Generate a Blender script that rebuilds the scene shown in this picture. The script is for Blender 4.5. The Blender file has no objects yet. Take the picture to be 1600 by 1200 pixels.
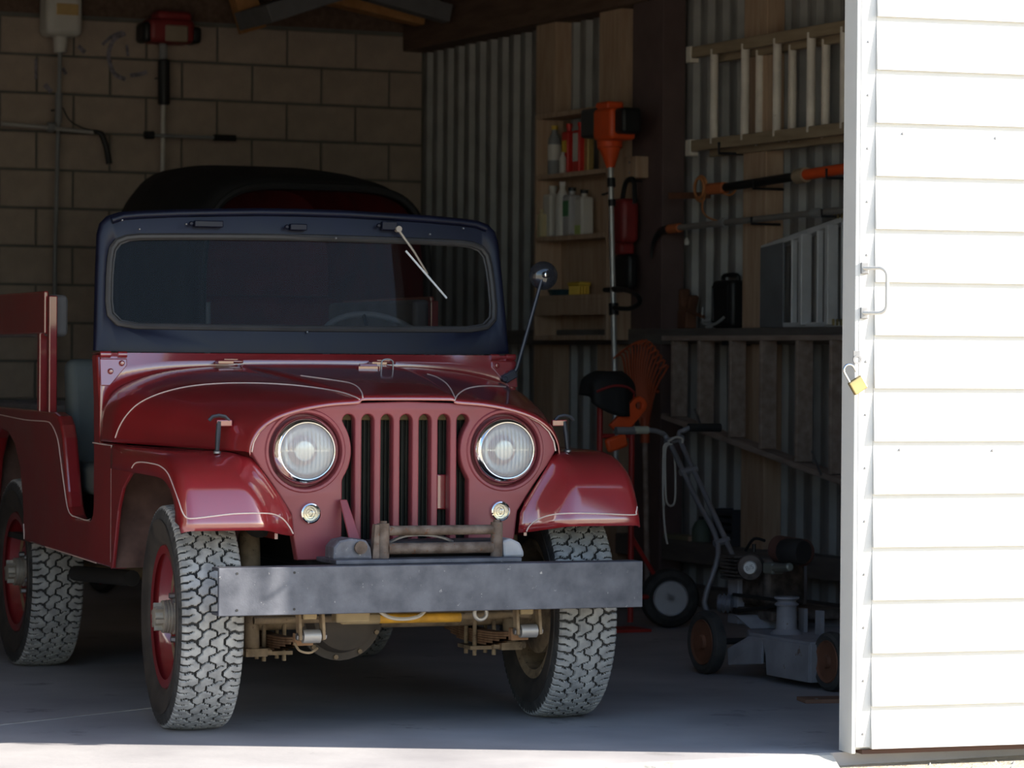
import bpy, bmesh, math, random
import numpy as np
from mathutils import Vector, Matrix
from mathutils.bvhtree import BVHTree

random.seed(7)
scene = bpy.context.scene
COL = scene.collection

# ------------------------------------------------------------------ camera
# world frame: +X along the garage front towards the right wall, +Y into the garage,
# origin on the floor under the middle of the jeep's front axle
FPX = 5081.75
CAM = Vector((-3.99589, -9.56842, 1.16561))
CR = Vector((0.90627316, -0.42263009, 0.0072642))
CU = Vector((-0.00304607, 0.01065513, 0.99993859))
CF = Vector((0.42268154, 0.90623963, -0.0083691))
cam_data = bpy.data.cameras.new('camera')
cam_data.sensor_width = 36.0
cam_data.lens = FPX * 36.0 / 1600.0
cam_data.clip_start = 0.1
cam_data.clip_end = 500
cam_data.dof.use_dof = True
cam_data.dof.focus_distance = 9.9
cam_data.dof.aperture_fstop = 7.0
cam_obj = bpy.data.objects.new('camera', cam_data)
COL.objects.link(cam_obj)
cam_obj.matrix_world = Matrix(((CR.x, CU.x, -CF.x, CAM.x), (CR.y, CU.y, -CF.y, CAM.y),
                               (CR.z, CU.z, -CF.z, CAM.z), (0, 0, 0, 1)))
scene.camera = cam_obj
scene.cycles.diffuse_bounces = 8

# ------------------------------------------------------------------ light
SUN_EL = math.radians(25.5)
SUN_TRAVEL = Vector((-0.881, 0.473, 0)).normalized()          # horizontal direction the light travels in
SUN_DIR = (SUN_TRAVEL * math.cos(SUN_EL) + Vector((0, 0, -math.sin(SUN_EL)))).normalized()
sun_data = bpy.data.lights.new('sun', 'SUN')
sun_data.energy = 12.5
sun_data.angle = math.radians(0.53)
sun_data.color = (1.0, 0.93, 0.82)
sun = bpy.data.objects.new('sun', sun_data)
COL.objects.link(sun)
sun.rotation_euler = SUN_DIR.to_track_quat('-Z', 'Y').to_euler()
sun.location = (20, -20, 20)

world = bpy.data.worlds.new('sky')
scene.world = world
world.use_nodes = True
wn = world.node_tree
bg = wn.nodes['Background']
sky = wn.nodes.new('ShaderNodeTexSky')
sky.sky_type = 'NISHITA'
sky.sun_disc = False
sky.sun_elevation = SUN_EL
sky.sun_rotation = math.atan2(-SUN_TRAVEL.x, -SUN_TRAVEL.y)
sky.altitude = 200
sky.air_density = 1.0
sky.dust_density = 1.0
sky.ozone_density = 1.5
wn.links.new(sky.outputs[0], bg.inputs[0])
bg.inputs[1].default_value = 0.31

scene.view_settings.view_transform = 'Standard'
scene.view_settings.look = 'None'
scene.view_settings.gamma = 1.0
scene.view_settings.exposure = 0.3
scene.view_settings.use_curve_mapping = False

# ------------------------------------------------------------------ pixel helpers (direction only; a plane gives the distance)
def ray(u, v):
    return CR * ((u - 800) / FPX) + CU * ((600 - v) / FPX) + CF
def on_plane(u, v, axis, val):
    d = ray(u, v)
    return CAM + d * ((val - CAM[axis]) / d[axis])
XR, YB = 3.36, 7.42                      # inner faces of the right and back walls
def wr(u, v, off=0.0): return on_plane(u, v, 0, XR - off)
def wb(u, v, off=0.0): return on_plane(u, v, 1, YB - off)
def fl(u, v): return on_plane(u, v, 2, 0.0)

# ------------------------------------------------------------------ materials
MATS = {}
def lin(c):
    return tuple(((x / 255) / 12.92 if x / 255 <= 0.04045 else ((x / 255 + 0.055) / 1.055) ** 2.4) for x in c)
def mat(name, col, rough=0.6, metal=0.0, coat=0.0, var=0.12, nscale=8.0, bump=0.0, bscale=60.0,
        col2=None, spots=None, spot_scale=18.0, spot_at=0.62, rough_var=0.1, spec=0.5, coat_rough=0.05, coat_ior=1.5):
    """procedural paint / metal / wood: base colour broken by noise, optional second colour in patches"""
    if name in MATS: return MATS[name]
    m = bpy.data.materials.new(name); m.use_nodes = True
    nt = m.node_tree; N = nt.nodes; L = nt.links
    b = N['Principled BSDF']
    tc = N.new('ShaderNodeTexCoord')
    n1 = N.new('ShaderNodeTexNoise'); n1.inputs['Scale'].default_value = nscale; n1.inputs['Detail'].default_value = 5
    L.new(tc.outputs['Object'], n1.inputs['Vector'])
    r1 = N.new('ShaderNodeValToRGB')
    c = Vector(col[:3])
    lo = tuple(max(0, x * (1 - var)) for x in c); hi = tuple(min(1, x * (1 + var)) for x in c)
    if col2 is not None: hi = col2
    r1.color_ramp.elements[0].position = 0.32; r1.color_ramp.elements[0].color = (*lo, 1)
    r1.color_ramp.elements[1].position = 0.68; r1.color_ramp.elements[1].color = (*hi, 1)
    L.new(n1.outputs['Fac'], r1.inputs['Fac'])
    out = r1.outputs['Color']
    if spots is not None:
        n2 = N.new('ShaderNodeTexNoise'); n2.inputs['Scale'].default_value = spot_scale; n2.inputs['Detail'].default_value = 6
        n2.inputs['Roughness'].default_value = 0.7
        L.new(tc.outputs['Object'], n2.inputs['Vector'])
        rr = N.new('ShaderNodeValToRGB')
        rr.color_ramp.elements[0].position = spot_at; rr.color_ramp.elements[0].color = (0, 0, 0, 1)
        rr.color_ramp.elements[1].position = min(1, spot_at + 0.06); rr.color_ramp.elements[1].color = (1, 1, 1, 1)
        L.new(n2.outputs['Fac'], rr.inputs['Fac'])
        mx = N.new('ShaderNodeMix'); mx.data_type = 'RGBA'
        L.new(rr.outputs['Color'], mx.inputs['Factor'])
        L.new(out, mx.inputs[6]); mx.inputs[7].default_value = (*spots, 1)
        out = mx.outputs[2]
    L.new(out, b.inputs['Base Color'])
    b.inputs['Metallic'].default_value = metal
    b.inputs['Specular IOR Level'].default_value = spec
    mr = N.new('ShaderNodeMapRange')
    mr.inputs['To Min'].default_value = max(0.02, rough - rough_var); mr.inputs['To Max'].default_value = min(1, rough + rough_var)
    L.new(n1.outputs['Fac'], mr.inputs['Value'])
    L.new(mr.outputs['Result'], b.inputs['Roughness'])
    if coat: 
        b.inputs['Coat Weight'].default_value = coat; b.inputs['Coat IOR'].default_value = coat_ior; b.inputs['Coat Roughness'].default_value = coat_rough
    if bump:
        n3 = N.new('ShaderNodeTexNoise'); n3.inputs['Scale'].default_value = bscale; n3.inputs['Detail'].default_value = 4
        L.new(tc.outputs['Object'], n3.inputs['Vector'])
        bp = N.new('ShaderNodeBump'); bp.inputs['Strength'].default_value = bump; bp.inputs['Distance'].default_value = 0.01
        L.new(n3.outputs['Fac'], bp.inputs['Height'])
        L.new(bp.outputs['Normal'], b.inputs['Normal'])
    MATS[name] = m
    return m
def wood(name, col, col2, rough=0.75, stretch=(1, 1, 1), scale=6.0):
    """sawn timber: noise stretched along the grain"""
    if name in MATS: return MATS[name]
    m = bpy.data.materials.new(name); m.use_nodes = True
    nt = m.node_tree; N = nt.nodes; L = nt.links; b = N['Principled BSDF']
    tc = N.new('ShaderNodeTexCoord'); mp = N.new('ShaderNodeMapping')
    mp.inputs['Scale'].default_value = stretch
    L.new(tc.outputs['Object'], mp.inputs['Vector'])
    n1 = N.new('ShaderNodeTexNoise'); n1.inputs['Scale'].default_value = scale; n1.inputs['Detail'].default_value = 7
    L.new(mp.outputs['Vector'], n1.inputs['Vector'])
    r1 = N.new('ShaderNodeValToRGB')
    r1.color_ramp.elements[0].position = 0.35; r1.color_ramp.elements[0].color = (*col, 1)
    r1.color_ramp.elements[1].position = 0.7; r1.color_ramp.elements[1].color = (*col2, 1)
    L.new(n1.outputs['Fac'], r1.inputs['Fac']); L.new(r1.outputs['Color'], b.inputs['Base Color'])
    b.inputs['Roughness'].default_value = rough
    bp = N.new('ShaderNodeBump'); bp.inputs['Strength'].default_value = 0.3; bp.inputs['Distance'].default_value = 0.004
    L.new(n1.outputs['Fac'], bp.inputs['Height']); L.new(bp.outputs['Normal'], b.inputs['Normal'])
    MATS[name] = m
    return m
def glass(name, tint=(0.75, 0.8, 0.8), gloss=0.06, rough=0.02, flutes=0.0, dust_haze=0.0, haze_col=(0.45, 0.42, 0.38)):
    """thin pane: see-through with a fresnel reflection and a diffuse film (dust, or brightness painted into lamp lenses)"""
    m = bpy.data.materials.new(name); m.use_nodes = True
    nt = m.node_tree; N = nt.nodes; L = nt.links
    N.remove(N['Principled BSDF']); out = N['Material Output']
    tr = N.new('ShaderNodeBsdfTransparent'); tr.inputs['Color'].default_value = (*tint, 1)
    gl = N.new('ShaderNodeBsdfGlossy'); gl.inputs['Roughness'].default_value = rough
    fr = N.new('ShaderNodeFresnel'); fr.inputs['IOR'].default_value = 1.45
    ad = N.new('ShaderNodeMath'); ad.operation = 'ADD'; ad.inputs[1].default_value = gloss; ad.use_clamp = True
    L.new(fr.outputs[0], ad.inputs[0])
    mx = N.new('ShaderNodeMixShader'); L.new(ad.outputs[0], mx.inputs[0]); L.new(tr.outputs[0], mx.inputs[1]); L.new(gl.outputs[0], mx.inputs[2])
    last = mx
    if flutes:
        tc = N.new('ShaderNodeTexCoord'); w = N.new('ShaderNodeTexWave')
        w.inputs['Scale'].default_value = flutes; w.bands_direction = 'X'
        L.new(tc.outputs['Object'], w.inputs['Vector'])
        bp = N.new('ShaderNodeBump'); bp.inputs['Strength'].default_value = 0.9; bp.inputs['Distance'].default_value = 0.004
        L.new(w.outputs['Fac'], bp.inputs['Height']); L.new(bp.outputs['Normal'], gl.inputs['Normal']); L.new(bp.outputs['Normal'], fr.inputs['Normal'])
    if dust_haze:
        df = N.new('ShaderNodeBsdfDiffuse'); df.inputs['Color'].default_value = (*haze_col, 1)
        mx2 = N.new('ShaderNodeMixShader'); mx2.inputs[0].default_value = dust_haze
        L.new(last.outputs[0], mx2.inputs[1]); L.new(df.outputs[0], mx2.inputs[2]); last = mx2
    L.new(last.outputs[0], out.inputs['Surface'])
    MATS[name] = m
    return m

# ------------------------------------------------------------------ geometry helpers
def V(*a): return Vector(a)
class MB:
    def __init__(s): s.v = []; s.f = []
    def add(s, vs, fs):
        o = len(s.v); s.v += [tuple(x) for x in vs]; s.f += [tuple(i + o for i in f) for f in fs]; return s
    def box(s, c, d, rot=None):
        c = Vector(c); h = Vector(d) / 2; vs = []
        for z in (-1, 1):
            for y in (-1, 1):
                for x in (-1, 1):
                    q = Vector((x * h.x, y * h.y, z * h.z))
                    if rot is not None: q = rot @ q
                    vs.append(c + q)
        return s.add(vs, [(0, 2, 3, 1), (4, 5, 7, 6), (0, 1, 5, 4), (2, 6, 7, 3), (0, 4, 6, 2), (1, 3, 7, 5)])
    def bb(s, a, b):
        a = Vector(a); b = Vector(b); return s.box((a + b) / 2, [abs(x) for x in (b - a)])
    def beam(s, p0, p1, w, h, up=(0, 0, 1)):
        """rectangular bar from p0 to p1, w across, h along 'up'"""
        p0 = Vector(p0); p1 = Vector(p1); d = p1 - p0; L = d.length; d.normalize(); up = Vector(up)
        x = d.cross(up)
        if x.length < 1e-5: x = d.cross(Vector((1, 0, 0)))
        x.normalize(); u = x.cross(d).normalized()
        R = Matrix((x, d, u)).transposed()
        return s.box((p0 + p1) / 2, (w, L, h), R)
    def cyl(s, p0, p1, r0, r1=None, n=14, caps=True):
        r1 = r0 if r1 is None else r1
        p0 = Vector(p0); p1 = Vector(p1); d = (p1 - p0).normalized()
        a = d.orthogonal().normalized(); b = d.cross(a)
        vs = []
        for p, r in ((p0, r0), (p1, r1)):
            for i in range(n):
                t = 2 * math.pi * i / n; vs.append(p + (a * math.cos(t) + b * math.sin(t)) * r)
        fs = [(i, (i + 1) % n, n + (i + 1) % n, n + i) for i in range(n)]
        if caps: fs += [tuple(range(n - 1, -1, -1)), tuple(range(n, 2 * n))]
        return s.add(vs, fs)
    def tube(s, path, r, n=8, closed=False, caps=True):
        P = [Vector(p) for p in path]; m = len(P)
        rs = r if isinstance(r, (list, tuple)) else [r] * m
        T = []
        for i in range(m):
            if closed: t = P[(i + 1) % m] - P[i - 1]
            else: t = P[min(i + 1, m - 1)] - P[max(i - 1, 0)]
            T.append(t.normalized())
        a = T[0].orthogonal().normalized(); vs = []
        for i in range(m):
            a = (a - T[i] * a.dot(T[i]))
            a = a.normalized() if a.length > 1e-6 else T[i].orthogonal().normalized()
            b = T[i].cross(a)
            for k in range(n):
                t = 2 * math.pi * k / n; vs.append(P[i] + (a * math.cos(t) + b * math.sin(t)) * rs[i])
        fs = []
        for i in range(m if closed else m - 1):
            j = (i + 1) % m
            for k in range(n):
                fs.append((i * n + k, i * n + (k + 1) % n, j * n + (k + 1) % n, j * n + k))
        if caps and not closed: fs += [tuple(range(n - 1, -1, -1)), tuple(range((m - 1) * n, m * n))]
        return s.add(vs, fs)
    def lathe(s, prof, o=(0, 0, 0), axis=(0, 0, 1), n=32, closed=False, caps=True):
        """prof: list of (radius, height along axis)"""
        o = Vector(o); d = Vector(axis).normalized(); a = d.orthogonal().normalized(); b = d.cross(a); vs = []
        for r, h in prof:
            for i in range(n):
                t = 2 * math.pi * i / n; vs.append(o + d * h + (a * math.cos(t) + b * math.sin(t)) * r)
        m = len(prof); fs = []
        for j in range(m if closed else m - 1):
            k = (j + 1) % m
            for i in range(n): fs.append((j * n + i, j * n + (i + 1) % n, k * n + (i + 1) % n, k * n + i))
        if not closed and caps:
            if prof[0][0] > 1e-6: fs.append(tuple(range(n - 1, -1, -1)))
            if prof[-1][0] > 1e-6: fs.append(tuple(range((m - 1) * n, m * n)))
        return s.add(vs, fs)
    def prism(s, poly, vec):
        """poly: planar 3D points, extruded by vec"""
        P = [Vector(p) for p in poly]; q = Vector(vec); n = len(P)
        fs = [tuple(range(n)), tuple(range(2 * n - 1, n - 1, -1))] + [(i, n + i, n + (i + 1) % n, (i + 1) % n) for i in range(n)]
        return s.add(P + [p + q for p in P], fs)
    def grid(s, rows, closed=False):
        m = len(rows); n = len(rows[0]); vs = [p for r in rows for p in r]; fs = []
        for i in range(m - 1):
            for j in range(n if closed else n - 1):
                k = (j + 1) % n
                fs.append((i * n + j, i * n + k, (i + 1) * n + k, (i + 1) * n + j))
        return s.add(vs, fs)
    def mesh(s, name, smooth=40):
        me = bpy.data.meshes.new(name); me.from_pydata(s.v, [], s.f); me.validate()
        bm = bmesh.new(); bm.from_mesh(me); bmesh.ops.remove_doubles(bm, verts=bm.verts, dist=1e-5)
        bmesh.ops.recalc_face_normals(bm, faces=bm.faces); bm.to_mesh(me); bm.free()
        if smooth:
            me.polygons.foreach_set('use_smooth', [True] * len(me.polygons))
            me.set_sharp_from_angle(angle=math.radians(smooth))
        return me
    def build(s, name, m, parent=None, smooth=40, bevel=0, solid=0, subsurf=0, seg=2):
        o = bpy.data.objects.new(name, s.mesh(name, smooth)); COL.objects.link(o)
        o.data.materials.append(MATS[m] if isinstance(m, str) else m)
        if parent is not None: o.parent = parent
        if solid:
            md = o.modifiers.new('thickness', 'SOLIDIFY'); md.thickness = solid; md.offset = 0
        if subsurf:
            md = o.modifiers.new('smooth', 'SUBSURF'); md.levels = subsurf; md.render_levels = subsurf
        if bevel:
            md = o.modifiers.new('bevel', 'BEVEL'); md.width = bevel; md.segments = seg; md.limit_method = 'ANGLE'; md.angle_limit = math.radians(40)
            md.harden_normals = False
        return o
def tag(o, label=None, cat=None, group=None, kind=None):
    if label: o['label'] = label
    if cat: o['category'] = cat
    if group: o['group'] = group
    if kind: o['kind'] = kind
    return o
def thing(name, label, cat, loc=(0, 0, 0), rz=0.0, group=None, kind=None):
    o = bpy.data.objects.new(name, None); COL.objects.link(o); o.empty_display_size = 0.1
    o.location = loc; o.rotation_euler = (0, 0, rz)
    return tag(o, label, cat, group, kind)
def dup(o, parent=None, loc=None):
    c = o.copy(); COL.objects.link(c); c.parent = parent
    if loc is not None: c.location = loc
    for ch in list(o.children): dup(ch, c)
    return c
def arc(c, r, a0, a1, n, ax1, ax2):
    c = Vector(c); ax1 = Vector(ax1); ax2 = Vector(ax2)
    return [c + (ax1 * math.cos(a0 + (a1 - a0) * i / n) + ax2 * math.sin(a0 + (a1 - a0) * i / n)) * r for i in range(n + 1)]
def smooth_path(pts, n=6, closed=False):
    """Catmull-Rom through pts"""
    P = [Vector(p) for p in pts]; out = []; m = len(P)
    for i in range(m if closed else m - 1):
        if closed: p0, p1, p2, p3 = P[i - 1], P[i], P[(i + 1) % m], P[(i + 2) % m]
        else: p0, p1, p2, p3 = P[max(i - 1, 0)], P[i], P[i + 1], P[min(i + 2, m - 1)]
        for k in range(n):
            t = k / n
            out.append(0.5 * ((2 * p1) + (p2 - p0) * t + (2 * p0 - 5 * p1 + 4 * p2 - p3) * t * t + (3 * p1 - p0 - 3 * p2 + p3) * t ** 3))
    if not closed: out.append(P[-1])
    return out
def rrect(w, h, r, n=5, cx=0, cy=0):
    """rounded rectangle outline, counter-clockwise"""
    out = []
    for sx, sy, a in ((1, 1, 0), (-1, 1, 90), (-1, -1, 180), (1, -1, 270)):
        for i in range(n + 1):
            t = math.radians(a + 90 * i / n)
            out.append((cx + sx * (w / 2 - r) + r * math.cos(t), cy + sy * (h / 2 - r) + r * math.sin(t)))
    return out
def plate_with_holes(outer, holes, y0, y1, bev, name):
    """flat plate in the XZ plane with holes, front at y0, back at y1 (filled 2D curve turned into a mesh)"""
    cu = bpy.data.curves.new(name, 'CURVE'); cu.dimensions = '2D'; cu.fill_mode = 'BOTH'
    cu.extrude = (y1 - y0) / 2 - bev; cu.bevel_depth = bev; cu.bevel_resolution = 2; cu.offset = -bev
    for P in [outer] + holes:
        sp = cu.splines.new('POLY'); sp.points.add(len(P) - 1); sp.use_cyclic_u = True
        for pt, (x, z) in zip(sp.points, P): pt.co = (x, z, 0, 1)
    o = bpy.data.objects.new('tmp', cu); COL.objects.link(o)
    bpy.context.view_layer.update()
    me = bpy.data.meshes.new_from_object(o.evaluated_get(bpy.context.evaluated_depsgraph_get())); me.name = name
    bpy.data.objects.remove(o); bpy.data.curves.remove(cu)
    me.transform(Matrix(((1, 0, 0, 0), (0, 0, -1, (y0 + y1) / 2), (0, 1, 0, 0), (0, 0, 0, 1))))
    bm = bmesh.new(); bm.from_mesh(me); bmesh.ops.remove_doubles(bm, verts=bm.verts, dist=1e-5); bmesh.ops.recalc_face_normals(bm, faces=bm.faces); bm.to_mesh(me); bm.free()
    me.polygons.foreach_set('use_smooth', [True] * len(me.polygons)); me.set_sharp_from_angle(angle=math.radians(40))
    return me

# ================================================================== materials
M_RED = mat('red_paint', (0.27, 0.013, 0.017), rough=0.40, coat=0.9, coat_rough=0.10, coat_ior=2.25, var=0.1, nscale=5, spots=(0.42, 0.30, 0.28), spot_scale=120, spot_at=0.80)
M_REDF = mat('faded_red_paint', (0.24, 0.045, 0.055), rough=0.5, coat=0.2, coat_rough=0.3, coat_ior=1.5, var=0.1, nscale=6, spots=(0.5, 0.33, 0.3), spot_scale=110, spot_at=0.79)
M_NAVY = mat('black_blue_paint', (0.003, 0.0045, 0.019), rough=0.5, coat=0.10, coat_rough=0.2, spec=0.35, var=0.25, nscale=9, bump=0.03, bscale=30)
M_STRIPE = mat('cream_pinstripe', (0.72, 0.58, 0.52), rough=0.5)
M_TOP = mat('worn_lit_tread', (0.30, 0.30, 0.295), rough=0.85, var=0.2, nscale=25, bump=0.2, bscale=150, col2=(0.42, 0.415, 0.40))
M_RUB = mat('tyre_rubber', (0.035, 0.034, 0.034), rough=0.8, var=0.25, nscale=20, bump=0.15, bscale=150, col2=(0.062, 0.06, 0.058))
M_SIDE = mat('tyre_sidewall', (0.030, 0.026, 0.024), rough=0.75, var=0.2, nscale=14, col2=(0.065, 0.052, 0.042))
M_CHROME = mat('chrome', (0.80, 0.80, 0.80), rough=0.08, metal=1, var=0.03, rough_var=0.03)
M_REFL = mat('lamp_reflector', (0.92, 0.92, 0.90), rough=0.28, metal=1, var=0.02, rough_var=0.03)
M_STEEL = mat('bare_steel', (0.30, 0.30, 0.31), rough=0.45, metal=0.9, var=0.2)
M_DARKSTEEL = mat('dark_steel', (0.05, 0.05, 0.055), rough=0.5, metal=0.6, var=0.3)
M_BUMP = mat('bumper_steel', (0.105, 0.112, 0.138), rough=0.60, metal=0.7, var=0.3, nscale=14, col2=(0.15, 0.156, 0.182), spots=(0.36, 0.355, 0.36), spot_scale=45, spot_at=0.64, bump=0.05, bscale=200)
M_RUST = mat('rusty_steel', (0.13, 0.085, 0.06), rough=0.75, metal=0.3, var=0.3, nscale=25, col2=(0.22, 0.17, 0.14), spots=(0.16, 0.055, 0.02), spot_scale=40, spot_at=0.6, bump=0.15, bscale=120)
M_TAN = mat('dusty_tan_steel', (0.22, 0.15, 0.085), rough=0.85, var=0.3, nscale=22, col2=(0.32, 0.23, 0.14), spots=(0.09, 0.05, 0.03), spot_scale=35, spot_at=0.6)
M_SPRING = mat('rusty_spring', (0.24, 0.11, 0.045), rough=0.8, var=0.35, nscale=30, col2=(0.3, 0.17, 0.09))
M_YEL = mat('yellow_paint', (0.65, 0.33, 0.03), rough=0.6, var=0.25, nscale=20)
M_UNDER = mat('underbody_black', (0.02, 0.018, 0.017), rough=0.85, var=0.3)
M_WELL = mat('wheel_well', (0.10, 0.05, 0.04), rough=0.85, var=0.35, nscale=12, col2=(0.16, 0.09, 0.07))
M_SEAT = mat('grey_green_vinyl', (0.085, 0.10, 0.097), rough=0.6, var=0.1)
M_GREYV = mat('grey_vinyl', (0.16, 0.15, 0.15), rough=0.65, var=0.2)
M_BLACK = mat('black_plastic', (0.013, 0.013, 0.014), rough=0.5, var=0.2)
M_RUBBER = mat('gasket_rubber', (0.045, 0.042, 0.042), rough=0.55, var=0.2)
M_GLASS = glass('windscreen_glass', (0.72, 0.73, 0.74), gloss=-0.027, rough=0.0, dust_haze=0.004)
M_LENS = glass('headlamp_glass', (0.93, 0.95, 0.96), gloss=0.10, rough=0.05, flutes=24.0, dust_haze=0.30, haze_col=(0.85, 0.87, 0.88))  # white diffuse film paints the lens's lit brightness into its colour
M_PLENS = glass('parking_lens', (0.85, 0.85, 0.82), gloss=0.12, rough=0.1)
M_MIRROR = mat('mirror_shell', (0.02, 0.022, 0.028), rough=0.12, coat=1.0, var=0.1)

M_CONC = mat('concrete_floor', (0.36, 0.345, 0.36), rough=0.8, var=0.18, nscale=1.6, col2=(0.46, 0.445, 0.45), spots=(0.26, 0.25, 0.255), spot_scale=2.4, spot_at=0.60, bump=0.08, bscale=40)
M_APRON = mat('pale_concrete', (0.46, 0.44, 0.40), rough=0.85, var=0.15, nscale=6, col2=(0.56, 0.53, 0.48), spots=(0.24, 0.21, 0.18), spot_scale=70, spot_at=0.66, bump=0.3, bscale=60)
M_GRAVEL = mat('gravel_dirt', (0.50, 0.43, 0.32), rough=0.95, var=0.2, nscale=30, col2=(0.64, 0.57, 0.45), spots=(0.30, 0.24, 0.16), spot_scale=60, spot_at=0.62, bump=0.8, bscale=90)
M_BLOCK = mat('concrete_block', (0.44, 0.35, 0.28), rough=0.92, var=0.12, nscale=7, bump=0.3, bscale=90)
M_MORTAR = mat('mortar', (0.17, 0.16, 0.14), rough=0.95, var=0.15)
M_SHEET = mat('galvanised_sheet', (0.30, 0.29, 0.28), rough=0.55, metal=0.35, var=0.2, nscale=5)
M_WHITE = mat('white_paint', (0.60, 0.60, 0.59), rough=0.55, var=0.03, nscale=5)
M_BRASS = mat('brass', (0.46, 0.36, 0.17), rough=0.4, metal=0.8, var=0.2)
M_STUD = wood('stud_wood', (0.44, 0.29, 0.19), (0.56, 0.40, 0.28), stretch=(6, 6, 0.6))
M_BEAM = wood('dark_beam', (0.11, 0.065, 0.045), (0.18, 0.11, 0.075), stretch=(5, 0.6, 5))
M_ORWOOD = wood('orange_rafter', (0.42, 0.18, 0.06), (0.55, 0.27, 0.1), stretch=(3, 3, 3))
M_COLUMN = mat('dark_red_column', (0.13, 0.085, 0.08), rough=0.7, var=0.15)
M_GREYBOARD = mat('grey_roof_board', (0.16, 0.155, 0.16), rough=0.8, var=0.15)
M_OLDWOOD = wood('weathered_wood', (0.27, 0.20, 0.165), (0.42, 0.33, 0.28), stretch=(4, 0.8, 4))
M_GREYWOOD = wood('grey_ledge_wood', (0.12, 0.10, 0.09), (0.18, 0.155, 0.14), stretch=(5, 0.6, 5))
M_ALU = mat('aluminium', (0.75, 0.75, 0.76), rough=0.45, metal=0.3, var=0.1)
M_DUSTYALU = mat('dusty_aluminium', (0.80, 0.72, 0.63), rough=0.6, metal=0.0, var=0.15, spots=(0.25, 0.17, 0.1), spot_scale=40, spot_at=0.66)
M_LADWOOD = wood('ladder_rail_wood', (0.30, 0.22, 0.14), (0.42, 0.32, 0.21), stretch=(5, 0.7, 5))
M_ORANGE = mat('orange_plastic', (0.85, 0.10, 0.02), rough=0.45, var=0.08)
M_DKRED = mat('dark_red_plastic', (0.28, 0.03, 0.03), rough=0.5, var=0.15)
M_WHITEP = mat('white_plastic', (0.68, 0.64, 0.58), rough=0.5, var=0.06)
M_GREYP = mat('grey_plastic', (0.28, 0.28, 0.28), rough=0.55, var=0.1)
M_REDP = mat('red_plastic', (0.62, 0.03, 0.025), rough=0.45, var=0.08)
M_YELP = mat('yellow_plastic', (0.75, 0.5, 0.06), rough=0.5, var=0.08)
M_GREENP = mat('green_label', (0.08, 0.24, 0.10), rough=0.6, var=0.1)
M_LIME = mat('lime_label', (0.5, 0.62, 0.2), rough=0.6, var=0.1)
M_TEAL = mat('dark_teal_plastic', (0.02, 0.07, 0.09), rough=0.5, var=0.1)
M_PIPE = mat('tool_pipe', (0.62, 0.60, 0.57), rough=0.4, metal=0.5, var=0.08)
M_MOWER = mat('mower_grey_paint', (0.27, 0.27, 0.30), rough=0.65, var=0.2, nscale=10, spots=(0.14, 0.09, 0.07), spot_scale=20, spot_at=0.62)
M_ENGINE = mat('oily_engine', (0.07, 0.055, 0.048), rough=0.7, metal=0.3, var=0.4, nscale=25, col2=(0.16, 0.13, 0.115))
M_ROPE = mat('cord', (0.42, 0.38, 0.33), rough=0.9, var=0.1)
M_CANVAS = mat('black_canvas', (0.012, 0.011, 0.011), rough=0.7, var=0.2)
M_LINING = mat('deep_red_lining', (0.16, 0.010, 0.014), rough=0.7, var=0.2)
M_BROWN = mat('rusty_brown_tool', (0.16, 0.065, 0.035), rough=0.75, var=0.3)

# ================================================================== the setting
FRONT_Y = -1.25
# floor slab, cut by a control joint
fm = MB(); fm.bb((-3.3, FRONT_Y, -0.14), (XR + 0.1, YB + 0.1, 0.0))
floor = tag(fm.build('floor', M_CONC, smooth=0), 'grey concrete garage floor slab', kind='structure')
j0, j1 = fl(-60, 1139), fl(300, 1099)
jm = MB(); d = (j1 - j0).normalized()
jm.beam(j0 - d * 1.0 + V(0, 0, 0.0008), j1 + d * 0.15 + V(0, 0, 0.0008), 0.022, 0.0016)
jm.build('floor_joint', mat('joint_filler', (0.42, 0.40, 0.38), rough=0.9, var=0.15), floor, smooth=0)
# broken front lip of the slab
em = MB(); rnd = random.Random(3)
xs = np.linspace(-3.3, 0.93, 120)
top, low = [], []
for x in xs:
    k = 0.012 * rnd.random() + (0.02 * rnd.random() if rnd.random() < 0.25 else 0)
    top.append((x, FRONT_Y - 0.035 - k + 0.02 * math.sin(x * 2.0), -0.003 - 0.004 * rnd.random()))
    low.append((x, FRONT_Y - 0.075 - k * 0.6, -0.05))
em.grid([[(x, FRONT_Y + 0.001, -0.0005) for x in xs], top, low])
em.build('slab_lip', M_APRON, floor, smooth=0)
# ground outside
gm = MB()
nx, ny = 90, 70
gx = np.linspace(-40, 45, nx); gy = np.concatenate([np.linspace(-60, -6, 25), np.linspace(-5.8, FRONT_Y + 0.05, ny - 25)])
gm.grid([[(x, y, -0.035 - 0.012 * random.random() - max(0, -y - 4) * 0.004) for x in gx] for y in gy])
tag(gm.build('ground_outside', M_GRAVEL), 'pale sunlit gravel ground in front of the garage', kind='structure')
# loose chips of stone along the sunlit edge
sm = MB()
for i in range(160):
    r = 0.003 + 0.008 * random.random() ** 2
    o_ = V(random.uniform(-0.6, 2.2), FRONT_Y - random.uniform(0.08, 0.45), -0.042); w_ = random.uniform(0.7, 1.3)
    sm.add([o_ + V(r * w_ * math.cos(k * 1.2566), r * math.sin(k * 1.2566), 0) for k in range(5)] + [o_ + V(r * 0.3, 0, r * 1.1)], [(k, (k + 1) % 5, 5) for k in range(5)])
tag(sm.build('stone_chips', M_APRON, smooth=0), 'small pale stone chips scattered on the gravel by the garage threshold', 'gravel', kind='stuff')

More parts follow.
